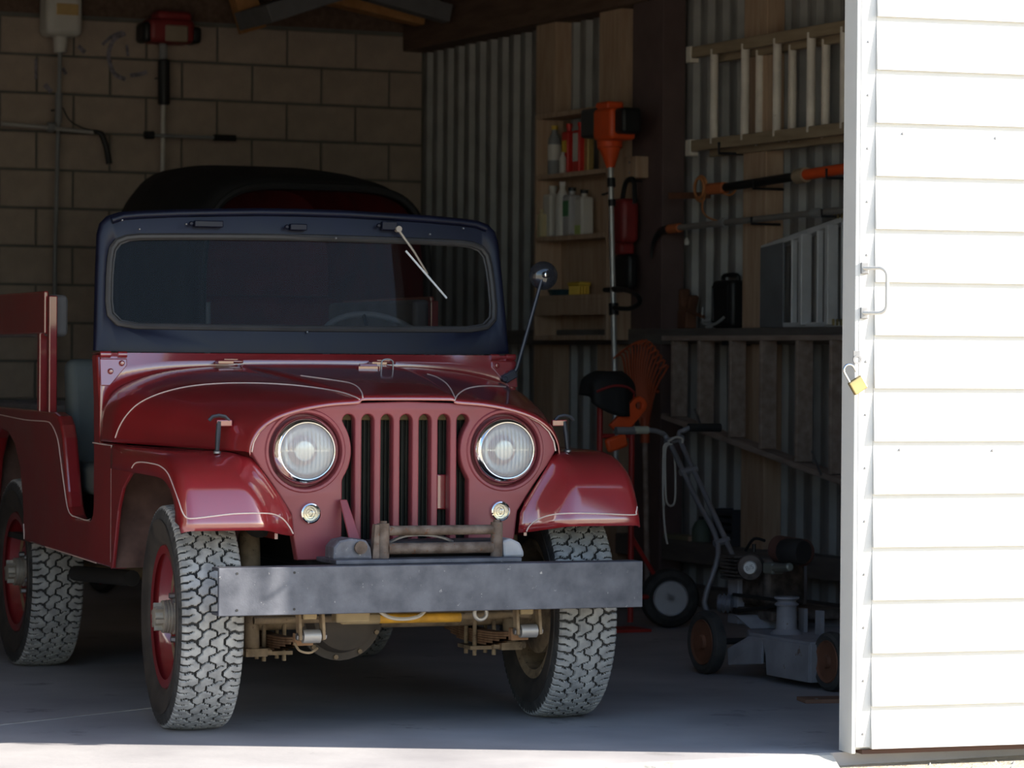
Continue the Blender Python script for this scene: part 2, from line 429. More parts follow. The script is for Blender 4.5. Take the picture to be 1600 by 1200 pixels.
# back wall of concrete blocks
bw = MB(); bw.bb((-3.3, YB + 0.012, -0.1), (XR + 0.1, YB + 0.22, 3.0))
wall_back = tag(bw.build('wall_back', M_MORTAR, smooth=0), 'concrete block wall at the back of the garage', kind='structure')
CH, CL, JT = 0.2065, 0.412, 0.014
z_ref = 2.776
def chamfer_box(w, dpt, h, c):
    m = MB()
    a = [(-w / 2 + c, -dpt, -h / 2 + c), (w / 2 - c, -dpt, -h / 2 + c), (w / 2 - c, -dpt, h / 2 - c), (-w / 2 + c, -dpt, h / 2 - c)]
    b = [(-w / 2, -dpt + c, -h / 2), (w / 2, -dpt + c, -h / 2), (w / 2, -dpt + c, h / 2), (-w / 2, -dpt + c, h / 2)]
    e = [(-w / 2, 0, -h / 2), (w / 2, 0, -h / 2), (w / 2, 0, h / 2), (-w / 2, 0, h / 2)]
    m.add(a + b + e, [(0, 1, 2, 3)] + [(4 + i, 4 + (i + 1) % 4, (i + 1) % 4, i) for i in range(4)] + [(8 + i, 8 + (i + 1) % 4, 4 + (i + 1) % 4, 4 + i) for i in range(4)])
    return m
blk = {}
for nm, w in (('full', CL - JT), ('half', CL / 2 - JT)):
    o = chamfer_box(w, 0.014, CH - JT, 0.004).build('concrete_block', M_BLOCK, wall_back, smooth=0); blk[nm] = o
first = {'full': True, 'half': True}
def put_block(kind, x, z):
    o = blk[kind] if first[kind] else blk[kind].copy()
    if not first[kind]: COL.objects.link(o); o.parent = wall_back
    first[kind] = False
    o.location = (x, YB + 0.013 + random.uniform(-0.0025, 0.0025), z)
c0 = int((z_ref) / CH)
for r in range(-c0, 2):
    zc = z_ref + r * CH - CH / 2
    if zc - CH / 2 < -0.05 or zc > 3.0: continue
    x1 = XR - 0.004
    if r % 2 == 0:
        put_block('half', x1 - CL / 4, zc); x1 -= CL / 2
    n = 0
    while x1 > -0.9:
        put_block('full', x1 - CL / 2, zc); x1 -= CL
# faint blue chalk marks on the blocks
M_CHALK = mat('blue_chalk', (0.24, 0.22, 0.25), rough=0.95, var=0.4, nscale=40)
for L, w_ in (([(196, 52), (178, 62), (170, 82), (172, 100), (180, 116), (196, 124)], 0.012), ([(160, 70), (176, 56), (192, 50)], 0.009), ([(203, 118), (218, 116), (230, 112)], 0.012), ([(198, 70), (200, 88)], 0.008), ([(56, 92), (56, 124)], 0.008), ([(70, 132), (80, 144)], 0.014), ([(98, 106), (103, 116)], 0.010), ([(122, 72), (133, 82)], 0.012)):
    P_ = [wb(u, v, 0.0045) for u, v in L]; P_ = smooth_path(P_, 5); a_, b_ = [], []
    for i, p_ in enumerate(P_):
        t_ = (P_[min(i + 1, len(P_) - 1)] - P_[max(i - 1, 0)]).normalized(); n_ = V(t_.z, 0, -t_.x) * w_
        a_.append(p_ + n_); b_.append(p_ - n_)
    q = MB(); q.grid([a_, b_]); q.build('chalk_mark', M_CHALK, wall_back, smooth=0)
# left wall (out of the picture, kept dark to cut sun bounce onto the jeep)
lw = MB(); lw.bb((-3.5, FRONT_Y, -0.1), (-3.3, YB + 0.2, 3.0))
tag(lw.build('wall_left', mat('dark_boarding', (0.10, 0.085, 0.07), rough=0.9), smooth=0), 'dark boarded side wall on the left of the garage', kind='structure')
# front wall: header over the opening and piers on both sides
fw = MB()
fw.bb((-3.5, FRONT_Y + 0.02, -0.1), (-3.1, FRONT_Y + 0.16, 3.1)); fw.bb((1.45, FRONT_Y + 0.02, -0.1), (XR + 0.25, FRONT_Y + 0.16, 3.1))
fw.bb((-3.1, FRONT_Y + 0.02, 2.95), (1.45, FRONT_Y + 0.16, 3.1))
fw.prism([(-3.5, FRONT_Y + 0.02, 3.1), (XR + 0.25, FRONT_Y + 0.02, 3.1), (0, FRONT_Y + 0.02, 4.25)], (0, 0.14, 0))
tag(fw.build('wall_front', M_WHITE, smooth=0), 'white front wall and header around the garage opening', kind='structure')

# right wall: ribbed metal sheets on studs
rw = MB(); rw.bb((XR + 0.045, FRONT_Y + 0.1, -0.1), (XR + 0.10, YB + 0.2, 3.2))
wall_right = tag(rw.build('wall_right', M_SHEET, smooth=0), 'ribbed metal side wall on timber studs', kind='structure')
PIT = 0.145
def rib_sheet(n):
    m = MB(); prof = []
    for i in range(n):
        y = i * PIT
        prof += [(0.034, y), (0.034, y + 0.052), (0.004, y + 0.066), (0.0, y + 0.078), (0.0, y + 0.112), (0.004, y + 0.124), (0.034, y + 0.138)]
    prof.append((0.034, n * PIT))
    m.grid([[(x, y, 0.0) for x, y in prof], [(x, y, 3.1) for x, y in prof]])
    return m
y = FRONT_Y + 0.15; sh0 = None; NR = 7
while y < YB:
    if sh0 is None:
        sh0 = rib_sheet(NR).build('metal_sheet', M_SHEET, wall_right, smooth=20); s = sh0
    else:
        s = sh0.copy(); COL.objects.link(s); s.parent = wall_right
    s.location = (XR, y, 0); y += NR * PIT
# a stud as a vertical bar on the wall between two picture columns
def stud(u0, u1, depth, m, z0=0.0, z1=3.0, name='stud', v=400):
    a = wr(u0, v, depth).y; b = wr(u1, v, depth).y
    q = MB(); q.bb((XR - depth, b, z0), (XR + 0.002, a, z1))
    return q.build(name, m, wall_right, smooth=0, bevel=0.004)
stud(835, 866, 0.09, M_STUD); stud(936, 970, 0.09, M_STUD, v=100); stud(1160, 1196, 0.09, M_STUD)
stud(986, 1034, 0.12, M_COLUMN, name='column')
for k in (1.95, 0.95, 0.1, -0.75):
    q = MB(); q.bb((XR - 0.09, k, 0), (XR + 0.002, k + 0.1, 3.0)); q.build('stud', M_STUD, wall_right, smooth=0, bevel=0.004)
# girts and the sill plank
za = wr(1000, 514, 0.12).z
q = MB(); q.bb((XR - 0.125, -1.0, za - 0.075), (XR, 6.0, za)); q.build('girt', M_GREYWOOD, wall_right, smooth=0, bevel=0.004)
zb = 0.30
q = MB(); q.bb((XR - 0.11, -1.0, zb - 0.10), (XR, 4.75, zb)); q.build('girt', M_GREYWOOD, wall_right, smooth=0, bevel=0.004)
q = MB(); q.bb((XR - 0.12, -1.1, 0.0), (XR, YB, 0.09)); q.build('sill_plate', M_GREYWOOD, wall_right, smooth=0, bevel=0.004)
# wall plate along the top of the right wall
zt = wr(700, 60, 0.14).z
q = MB(); q.bb((XR - 0.14, FRONT_Y + 0.2, zt - 0.02), (XR + 0.05, YB - 0.02, zt + 0.32)); q.build('wall_plate', M_BEAM, wall_right, smooth=0, bevel=0.006)

# roof
rm = MB(); RX, RZ = 0.0, 4.25
rm.prism([(-3.7, FRONT_Y - 0.35, 3.12), (RX, FRONT_Y - 0.35, RZ), (RX, FRONT_Y - 0.35, RZ + 0.06), (-3.7, FRONT_Y - 0.35, 3.18)], (0, YB + 0.7 - FRONT_Y + 0.2, 0))
rm.prism([(RX, FRONT_Y - 0.35, RZ), (XR + 0.4, FRONT_Y - 0.35, 3.12), (XR + 0.4, FRONT_Y - 0.35, 3.18), (RX, FRONT_Y - 0.35, RZ + 0.06)], (0, YB + 0.7 - FRONT_Y + 0.2, 0))
ceiling = tag(rm.build('ceiling', M_GREYBOARD, smooth=0), 'pitched roof sheeting over the garage', kind='structure')
# timber gable above the block wall
gb = MB(); gb.prism([(-3.4, YB + 0.03, 2.97), (XR + 0.05, YB + 0.03, 2.97), (XR + 0.05, YB + 0.03, 3.2), (RX, YB + 0.03, RZ), (-3.4, YB + 0.03, 3.2)], (0, 0.1, 0))
gb.build('gable_board', M_BEAM, ceiling, smooth=0)
# rafters and ties
for k, yy in enumerate((6.9, 5.7, 4.5, 3.3, 2.1, 0.9, -0.3)):
    q = MB(); q.beam((RX + 0.02, yy, RZ - 0.09), (XR + 0.1, yy, 3.05), 0.05, 0.14); q.build('rafter', M_BEAM, ceiling, smooth=0, bevel=0.004)
    q = MB(); q.beam((RX - 0.02, yy, RZ - 0.09), (-3.4, yy, 3.05), 0.05, 0.14); q.build('rafter', M_BEAM, ceiling, smooth=0, bevel=0.004)
# the two short orange timbers seen under the roof at the back
a, b = wb(505, -6, 0.35), wb(658, 30, 0.35)
q = MB(); q.beam(a, b, 0.12, 0.075); q.build('brace', M_ORWOOD, ceiling, smooth=0, bevel=0.004)
a, b = wb(372, -30, 0.3), wb(395, 48, 0.3)
q = MB(); q.beam(a, b, 0.1, 0.13, up=(1, 0, 0)); q.build('brace', M_ORWOOD, ceiling, smooth=0, bevel=0.004)
a, b = wb(395, 28, 0.6), wb(560, -25, 0.6)
q = MB(); q.beam(a, b, 0.5, 0.1); q.build('brace', M_GREYBOARD, ceiling, smooth=0, bevel=0.004)
a, b = wb(555, -20, 0.75), wb(700, 22, 0.75)
q = MB(); q.beam(a, b, 0.1, 0.1); q.build('brace', M_GREYBOARD, ceiling, smooth=0, bevel=0.004)

# ---------------------------------------------------------------- white sliding door
DA = math.radians(-7.2)
DO = on_plane(1343, 600, 1, -1.318)
DO = Vector((DO.x, DO.y, 0))
door = thing('door_1', 'white sliding garage door clad in horizontal boards, standing open on the right', 'door', DO, DA, kind='structure')
# local frame: +x along the door, -y out towards the viewer; face plane at y = 0
DW, DH = 2.7, 2.72
q = MB(); q.bb((0.0, 0.022, 0.012), (DW, 0.085, DH)); q.build('core', M_WHITE, door, smooth=0)
q = MB(); q.bb((-0.004, 0.0, 0.02), (0.045, 0.022, DH)); q.build('corner_board', M_WHITE, door, smooth=0, bevel=0.002)
q = MB(); q.bb((-0.016, 0.001, 0.002), (-0.003, 0.094, DH)); q.build('edge_strip', M_WHITE, door, smooth=0, bevel=0.002)
Zs = 0.016; BP = 0.1565; k = 0
zlow = 0.142                                            # top of the lowest board
b0 = None
def board(h):
    """clapboard: lower edge stands proud of the board below"""
    P = [(0.022, 0), (0.022, h), (0.0, h), (-0.0115, 0.003), (-0.0115, 0)]
    m = MB(); m.prism([(0.045, y_, z_) for y_, z_ in P], (DW - 0.045, 0, 0)); return m
q = board(zlow - Zs).build('siding_board', M_WHITE, door, smooth=0); q.location = (0, 0, Zs)
z = zlow
while z < DH - 0.05:
    if b0 is None: b0 = board(BP).build('siding_board', M_WHITE, door, smooth=0); s = b0
    else: s = b0.copy(); COL.objects.link(s); s.parent = door
    s.location = (0, 0, z); z += BP
# nail heads
nl = MB(); nl.lathe([(0, -0.0025), (0.003, -0.002), (0.0042, 0.0), (0.0042, 0.002)], axis=(0, 1, 0), n=8)
n0 = None
spots = [(0.020, 0.06 + i * 0.157) for i in range(15)]
def door_pt(u, v):
    nrm = Vector((math.sin(DA), -math.cos(DA), 0)); d = ray(u, v); t = (DO - CAM).dot(nrm) / d.dot(nrm); p = CAM + d * t - DO
    return (p.x * math.cos(DA) + p.y * math.sin(DA), p.z)
spots += [door_pt(*p) for p in ((1410, 209), (1555, 216), (1405, 703), (1550, 704), (1406, 1167), (1480, 1147), (1552, 1161))]
for x, z in spots:
    if n0 is None: n0 = nl.build('nail', M_STEEL, door); s = n0
    else: s = n0.copy(); COL.objects.link(s); s.parent = door
    s.location = (x, -0.003 if x > 0.05 else 0.0, z)
# pull handle
hz0, hz1 = door_pt(1345, 489)[1], door_pt(1345, 419)[1]
hx = 0.012
q = MB()
pr = 0.078; rc = 0.024; ho = Vector((0.70, -0.714, 0)); hb_ = Vector((hx - 0.006, 0.0, 0))
path = [hb_ + V(0, 0, hz1)] + arc(hb_ + ho * (pr - rc) + V(0, 0, hz1 - rc), rc, math.pi / 2, 0, 6, ho, (0, 0, 1)) + arc(hb_ + ho * (pr - rc) + V(0, 0, hz0 + rc), rc, 0, -math.pi / 2, 6, ho, (0, 0, 1)) + [hb_ + V(0, 0, hz0)]
q.tube(path, 0.0055, n=10); h = q.build('handle', mat('handle_paint', (0.60, 0.58, 0.55), rough=0.5), door)
for zz in (hz0, hz1):
    q = MB(); q.bb((hx - 0.012, -0.006, zz - 0.017), (hx + 0.012, 0.001, zz + 0.017)); q.build('handle_foot', M_STEEL, h, smooth=0, bevel=0.002)
# hasp
hx2, hzz = door_pt(1337, 562)
q = MB(); q.lathe([(0.008, -0.002), (0.014, -0.002), (0.014, 0.002), (0.008, 0.002)], axis=(0, 1, 0), n=16, closed=True)
q.bb((-0.012, 0.0, 0.006), (0.008, 0.003, 0.026))
hs = q.build('hasp', M_STEEL, door); hs.location = (hx2, -0.012, hzz)
# bottom rubber / dark gap strip
q = MB(); q.bb((0.02, 0.004, 0.0), (DW, 0.05, 0.013)); q.build('bottom_seal', mat('rotten_edge', (0.07, 0.035, 0.025), rough=0.9), door, smooth=0)
# padlock, hanging open on the hasp
ca, sa = math.cos(DA), math.sin(DA)
def dw(x, y, z): return Vector((DO.x + x * ca - y * sa, DO.y + x * sa + y * ca, z))
pl = thing('padlock', 'small brass padlock hanging open on the hasp of the white door', 'padlock', dw(hx2, -0.016, hzz - 0.075), DA)
R = Matrix.Rotation(math.radians(-32), 3, 'Y')
q = MB(); q.box((0, 0, 0), (0.046, 0.017, 0.042), R); q.build('body', M_BRASS, pl, smooth=0, bevel=0.003)
q = MB(); path = [R @ Vector(p) for p in [(-0.017, 0, 0.018), (-0.017, 0, 0.052)] + [(0.017 * math.cos(t) * 1.0, 0, 0.052 + 0.017 * math.sin(t)) for t in np.linspace(math.pi, 0, 9)] + [(0.017, 0, 0.044), (0.017, 0, 0.036)]]
q.tube(path, 0.0032, n=8); q.build('shackle', M_CHROME, pl)

# ================================================================== the jeep
JA = math.radians(-4.2)
jeep = thing('jeep', 'dark red open-topped jeep with black windshield frame, round headlights and steel plank bumper', 'jeep', (0, 0, 0), JA)
RJ = Matrix.Rotation(-JA, 3, 'Z')
CAMJ = RJ @ CAM
def jray(u, v): return RJ @ ray(u, v)
def jp(u, v, axis, val):
    d = jray(u, v); return CAMJ + d * ((val - CAMJ[axis]) / d[axis])
def bvh_of(o):
    dg = bpy.context.evaluated_depsgraph_get(); e = o.evaluated_get(dg); me = e.to_mesh()
    b = BVHTree.FromPolygons([v.co.copy() for v in me.vertices], [tuple(p.vertices) for p in me.polygons]); e.to_mesh_clear(); return b
def stripe_on(bvhs, pix, name='pinstripe', r=0.0022, off=0.001, parent=None):
    """painted line: picture points dropped onto the body panel they lie on"""
    pts = []
    for p in smooth_path([(a, b, 0) for a, b in pix], 5):
        best = None; d = jray(p.x, p.y).normalized()
        for b in bvhs:
            h = b.ray_cast(CAMJ, d)
            if h[0] is not None and (best is None or h[3] < best[3]): best = h
        if best: pts.append(best[0] - d * off)
    if len(pts) < 2: return None
    keep = [pts[0]]
    for p in pts[1:]:
        if (p - keep[-1]).length < 0.25: keep.append(p)
    q = MB(); q.tube(keep, r, n=6); return q.build(name, M_STRIPE, parent or jeep)

# ---------------- wheels
RT, WT, NP = 0.352, 0.088, 42
def tread_mesh():
    P = 2 * math.pi * RT / NP
    ns = NP * 18
    xs = np.concatenate([[-0.100, -0.0985, -0.095], np.linspace(-WT, WT, 58), [0.095, 0.0985, 0.100]])
    base = np.where(np.abs(xs) <= WT, RT - 0.007 * (xs / WT) ** 2, RT - 0.007)
    base[0] = base[-1] = RT - 0.050; base[1] = base[-2] = RT - 0.030; base[2] = base[-3] = RT - 0.014
    s = (np.arange(ns) / ns) * NP
    S, X = np.meshgrid(s, xs, indexing='ij')
    def dist(seg_pts, hw):
        """distance to a polyline repeated every pitch (x metres, s pitches)"""
        D = np.full(S.shape, 1.0); f = S % 1.0
        for sh in (-1, 0, 1):
            for (x0, s0), (x1, s1) in zip(seg_pts[:-1], seg_pts[1:]):
                ax, ay = x0, (s0 + sh) * P; bx, by = x1, (s1 + sh) * P
                px, py = X - ax, f * P - ay; dx, dy = bx - ax, by - ay
                t = np.clip((px * dx + py * dy) / (dx * dx + dy * dy + 1e-12), 0, 1)
                D = np.minimum(D, np.hypot(px - t * dx, py - t * dy))
        return D - hw
    G = []
    G.append(dist([(-0.049, 0), (-0.049, 0.3), (-0.034, 0.48), (-0.034, 0.8), (-0.049, 1.0)], 0.0022))
    G.append(dist([(0.034, 0), (0.034, 0.3), (0.049, 0.48), (0.049, 0.8), (0.034, 1.0)], 0.0022))
    G.append(dist([(-0.011, 0), (-0.011, 0.33), (0.011, 0.5), (0.011, 0.83), (-0.011, 1.0)], 0.0020))
    G.append(dist([(-0.034, 0.62), (-0.022, 0.40), (-0.011, 0.33)], 0.0015))
    G.append(dist([(0.011, 0.83), (0.022, 0.66), (0.034, 0.62)], 0.0015))
    G.append(dist([(-0.049, 0.12), (-0.066, 0.02), (-0.076, 0.12), (-0.102, 0.10)], 0.0034))
    G.append(dist([(-0.076, 0.62), (-0.102, 0.60)], 0.0026)); G.append(dist([(-0.062, 0.50), (-0.076, 0.62)], 0.0014))
    G.append(dist([(0.049, 0.62), (0.066, 0.52), (0.076, 0.62), (0.102, 0.60)], 0.0034))
    G.append(dist([(0.076, 0.12), (0.102, 0.10)], 0.0026)); G.append(dist([(0.062, 0.0), (0.076, 0.12)], 0.0014))
    D = np.min(np.stack(G), axis=0)
    dep = 0.0095 * np.clip(1 - (D + 0.0008) / 0.0022, 0, 1)
    Rr = base[None, :] - dep
    th = 2 * math.pi * S / NP
    co = np.stack([X, -Rr * np.sin(th), Rr * np.cos(th)], axis=-1).reshape(-1, 3)
    nx = len(xs); i = np.arange(ns)[:, None]; j = np.arange(nx - 1)[None, :]; i2 = (i + 1) % ns
    F = np.stack([i * nx + j, i * nx + j + 1, i2 * nx + j + 1, i2 * nx + j], axis=-1).reshape(-1, 4)
    me = bpy.data.meshes.new('tread'); me.from_pydata(co.tolist(), [], F.tolist()); me.update()
    me.polygons.foreach_set('use_smooth', [True] * len(me.polygons)); me.set_sharp_from_angle(angle=math.radians(35))
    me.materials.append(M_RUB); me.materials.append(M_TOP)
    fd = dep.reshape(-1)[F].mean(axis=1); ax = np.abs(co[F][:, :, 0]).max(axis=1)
    me.polygons.foreach_set('material_index', ((fd < 0.0045) & (ax < 0.096)).astype(np.int32))  # pale worn block tops; the depth split also paints groove shade into the colour
    return me
def make_wheel(red=True):
    q = MB()                                            # pressed steel wheel, outside is -x
    q.lathe([(0.196, 0.085), (0.222, 0.088), (0.226, 0.082), (0.222, 0.074), (0.206, 0.060), (0.198, 0.020), (0.190, 0.006), (0.165, 0.016), (0.125, 0.040), (0.095, 0.048), (0.080, 0.036), (0.0, 0.036)], axis=(-1, 0, 0), n=48, caps=False)
    w = q.build('wheel', M_RED, jeep)
    q = MB(); q.lathe([(0.197, 0.03), (0.200, -0.02), (0.208, -0.060), (0.224, -0.074), (0.228, -0.083), (0.222, -0.088), (0.198, -0.080), (0.188, -0.02), (0.186, 0.004), (0.12, 0.022), (0.0, 0.026)], axis=(-1, 0, 0), n=48, caps=False)
    q.build('rim_inside', M_TAN, w)
    q = MB()
    for sgn in (-1, 1):
        q.lathe([(0.304, 0.1000 * sgn), (0.303, 0.1035 * sgn), (0.296, 0.1045 * sgn), (0.290, 0.1025 * sgn), (0.27, 0.102 * sgn), (0.248, 0.0955 * sgn), (0.238, 0.0935 * sgn), (0.234, 0.090 * sgn), (0.222, 0.080 * sgn)], axis=(1, 0, 0), n=64)
    q.f = [f for f in q.f if len(f) <= 4]
    sw = q.build('sidewall', M_SIDE, w)
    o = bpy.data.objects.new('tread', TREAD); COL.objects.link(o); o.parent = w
    q = MB()                                            # hub with lock dial
    q.lathe([(0.056, 0.036), (0.056, 0.058), (0.050, 0.060), (0.050, 0.066), (0.053, 0.067), (0.053, 0.071), (0.049, 0.072), (0.049, 0.075), (0.052, 0.076), (0.052, 0.080), (0.048, 0.081), (0.048, 0.084), (0.051, 0.085), (0.051, 0.092), (0.042, 0.094), (0.0, 0.094)], axis=(-1, 0, 0), n=32)
    h = q.build('locking_hub', mat('hub_steel', (0.40, 0.36, 0.30), rough=0.5, metal=0.4, var=0.2, nscale=30), w)
    q = MB(); q.lathe([(0.030, 0.093), (0.030, 0.118), (0.024, 0.121), (0.0, 0.121)], axis=(-1, 0, 0), n=18)
    for k in range(6):
        a = k * math.pi / 3; q.box((-0.106, 0.032 * math.sin(a), 0.032 * math.cos(a)), (0.026, 0.013, 0.022), Matrix.Rotation(-a, 3, 'X'))
    q.build('lock_dial', 'hub_steel', w, smooth=30)
    for k in range(5):
        a = k * 2 * math.pi / 5 + 0.3; q = MB(); q.cyl((-0.046, 0.072 * math.sin(a), 0.072 * math.cos(a)), (-0.064, 0.072 * math.sin(a), 0.072 * math.cos(a)), 0.0105, 0.009, n=6); q.build('lug_nut', M_STEEL, w, smooth=20)
    return w
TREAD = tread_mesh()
ZW, TRK, WB = 0.349, 0.612, 2.185
w0 = make_wheel()
ws = [w0] + [dup(w0, jeep) for _ in range(3)]
for w, (x, y, flip, st) in zip(ws, ((-TRK, 0, 0, -4), (TRK, 0, 1, -4), (-TRK, WB, 0, 0), (TRK, WB, 1, 0))):
    w.location = (x, y, ZW); w.rotation_euler = (0.4 * x, 0, math.radians(st) + (math.pi if flip else 0))

# ---------------- grille with seven slots
GY = -0.27
half = [(0.0, 1.025), (0.16, 1.020), (0.25, 1.012), (0.335, 0.998), (0.40, 0.979), (0.445, 0.957), (0.475, 0.930), (0.493, 0.898), (0.499, 0.868), (0.470, 0.822), (0.434, 0.773), (0.400, 0.724), (0.372, 0.680), (0.364, 0.610), (0.350, 0.536)]
out = [(-x, z) for x, z in half[::-1]] + half[1:]
HX, HZ = 0.328, 0.872
SW, SP = 0.0205, 0.0625
holes = []
for k in range(-3, 4):
    cx = k * SP; zt0, zb0 = 0.985, 0.575; pts = []
    for i in range(9):
        t = math.pi * i / 8; pts.append((cx + SW * math.cos(t), zt0 - SW + SW * math.sin(t)))
    for i in range(9):
        t = math.pi + math.pi * i / 8; pts.append((cx + SW * math.cos(t), zb0 + SW + SW * math.sin(t)))
    dense = []
    for (x0, z0), (x1, z1) in zip(pts, pts[1:] + pts[:1]):
        n = max(1, int(abs(z1 - z0) / 0.012))
        dense += [(x0 + (x1 - x0) * i / n, z0 + (z1 - z0) * i / n) for i in range(n)]
    if abs(k) == 3:                                     # the outermost slots bend round the lamp recess
        sg = 1 if k > 0 else -1; RR = 0.149; nd = []
        for x, z in dense:
            if abs(z - HZ) < RR: x = sg * min(x * sg, HX - math.sqrt(RR * RR - (z - HZ) ** 2))
            nd.append((x, z))
        dense = nd
    holes.append(dense)
for s in (-1, 1): holes.append([(s * HX + 0.118 * math.cos(t), HZ + 0.118 * math.sin(t)) for t in np.linspace(0, 2 * math.pi, 49)[:-1]])
gme = plate_with_holes(out, holes, GY, GY + 0.045, 0.005, 'grille')
gme.materials.clear(); gme.materials.append(M_REDF)
gr = bpy.data.objects.new('grille', gme); COL.objects.link(gr); gr.parent = jeep
# raised ring round each lamp opening
for s in (-1, 1):
    q = MB(); q.lathe([(0.130, 0.0), (0.126, 0.005), (0.119, 0.004), (0.114, -0.006), (0.112, -0.03), (0.0, -0.03)], o=(s * HX, GY, HZ), axis=(0, -1, 0), n=48, caps=False)
    q.build('lamp_bucket', M_REDF, gr)
# radiator behind the slots
q = MB(); q.bb((-0.235, GY + 0.075, 0.56), (0.235, GY + 0.12, 1.0)); rad = q.build('radiator', mat('radiator_core', (0.018, 0.020, 0.016), rough=0.6, metal=0.4, var=0.3), jeep, smooth=0)
q = MB()
for i in range(32):
    x = -0.215 + i * 0.0138; q.bb((x, GY + 0.066, 0.575), (x + 0.005, GY + 0.078, 0.965))
q.build('radiator_fins', mat('radiator_fin', (0.03, 0.032, 0.024), rough=0.5, metal=0.5, var=0.3), rad, smooth=0)
q = MB(); q.bb((-0.22, GY + 0.05, 0.965), (0.22, GY + 0.10, 1.0)); q.build('radiator_tank', mat('olive_tank', (0.14, 0.11, 0.05), rough=0.7), rad, smooth=0, bevel=0.006)
q = MB(); q.bb((0.118, GY + 0.047, 0.685), (0.185, GY + 0.062, 0.795)); q.build('voltage_plate', M_RED, rad, smooth=0, bevel=0.004)

# ---------------- headlights and parking lights
for s in (-1, 1):
    o = (s * HX, GY, HZ)
    q = MB(); q.lathe([(0.102, -0.028), (0.106, -0.004), (0.106, 0.004), (0.102, 0.012), (0.094, 0.021), (0.089, 0.025), (0.0865, 0.0245), (0.086, 0.018), (0.086, -0.004)], o=o, axis=(0, -1, 0), n=56)
    q.f = [f for f in q.f if len(f) <= 4]
    hl = q.build('headlight', M_CHROME, jeep)
    q = MB(); q.lathe([(0.085, 0.014), (0.078, -0.004), (0.062, -0.022), (0.040, -0.034), (0.016, -0.039), (0.0, -0.039)], o=o, axis=(0, -1, 0), n=40)
    q.f = [f for f in q.f if len(f) <= 4]
    q.build('reflector', M_REFL, hl)
    q = MB(); q.lathe([(0.028, -0.012), (0.031, -0.006), (0.028, 0.0), (0.0, 0.003)], o=o, axis=(0, -1, 0), n=28)
    q.build('bulb_shield', mat('shield_metal', (0.72, 0.72, 0.70), rough=0.25, metal=0.9), hl)
    q = MB(); q.bb((o[0] - 0.078, o[1] - 0.004, o[2] - 0.002), (o[0] + 0.078, o[1] - 0.0, o[2] + 0.002)); q.build('bulb_strap', 'shield_metal', hl, smooth=0)
    q = MB(); q.lathe([(0.086, 0.016), (0.078, 0.023), (0.062, 0.030), (0.040, 0.035), (0.018, 0.0375), (0.0, 0.038)], o=o, axis=(0, -1, 0), n=48)
    q.f = [f for f in q.f if len(f) <= 4]
    q.build('lens', M_LENS, hl)
    o = (s * 0.3115, GY, 0.680)
    q = MB(); q.lathe([(0.032, -0.01), (0.0335, 0.004), (0.031, 0.012), (0.027, 0.014), (0.0255, 0.008), (0.0, 0.006)], o=o, axis=(0, -1, 0), n=32)
    pk = q.build('parking_light', M_CHROME, jeep)
    q = MB(); q.lathe([(0.026, 0.011), (0.022, 0.016), (0.018, 0.0155), (0.016, 0.019), (0.011, 0.0185), (0.009, 0.022), (0.0, 0.024)], o=o, axis=(0, -1, 0), n=28)
    q.build('lens', M_PLENS, pk)

# ---------------- bonnet
fr_h = [(0.0, 1.040), (0.10, 1.0395), (0.150, 1.038), (0.162, 1.029), (0.25, 1.022), (0.335, 1.008), (0.405, 0.988), (0.452, 0.964), (0.484, 0.935), (0.502, 0.900), (0.507, 0.870)]
re_h = [(0.0, 1.137), (0.17, 1.136), (0.255, 1.133), (0.275, 1.125), (0.34, 1.125), (0.43, 1.119), (0.53, 1.106), (0.625, 1.079), (0.695, 1.040), (0.730, 0.975), (0.737, 0.878)]
HY0, HY1 = -0.282, 0.70
def hood_pt(k, y):
    m = min(1, max(0, (y - HY0) / (0.51 - HY0))); mz = (y - HY0) / (HY1 - HY0)
    ms = m ** 0.92; mzz = 1 - (1 - mz) ** 1.35
    x = fr_h[k][0] * (1 - ms) + re_h[k][0] * ms; z = fr_h[k][1] * (1 - mzz) + re_h[k][1] * mzz
    if k == len(fr_h) - 1: z = 0.870 + 0.008 * min(1, m)
    return x, z
rows = []
ys = [HY0, HY0 + 0.004, HY0 + 0.02] + list(np.linspace(HY0 + 0.06, HY1, 26))
K = len(fr_h)
def refine(P):                                       # smooth the half profile
    q = smooth_path([(x, z, 0) for x, z in P], 4); return [(p.x, p.y) for p in q]
for i, y in enumerate(ys):
    P = refine([hood_pt(k, y) for k in range(K)])
    dz = -0.012 if i == 0 else (-0.003 if i == 1 else 0)
    row = [(-x, y, z + dz) for x, z in P[::-1]] + [(x, y, z + dz) for x, z in P[1:]]
    rows.append(row)
q = MB(); q.grid(rows); hood = q.build('bonnet', M_RED, jeep, solid=0.004, smooth=60)
# front lip of the bonnet turned down behind the grille edge
# cowl: ruled from the bonnet arch up to the windscreen base
arch = rows[-1]
top_row = []
for (x, y, z) in arch:
    top_row.append((max(-0.735, min(0.735, x * 1.02)), 0.722, 1.168))
mid = [((a[0] * 0.5 + b[0] * 0.5), a[1] * 0.45 + b[1] * 0.55, a[2] * 0.45 + b[2] * 0.55) for a, b in zip(arch, top_row)]
q = MB(); q.grid([[(x, y - 0.004, z - 0.004) for x, y, z in arch], mid, top_row, [(x, 0.84, 1.168) for x, y, z in top_row]])
cowl = q.build('cowl', M_RED, jeep, solid=0.004, smooth=50)
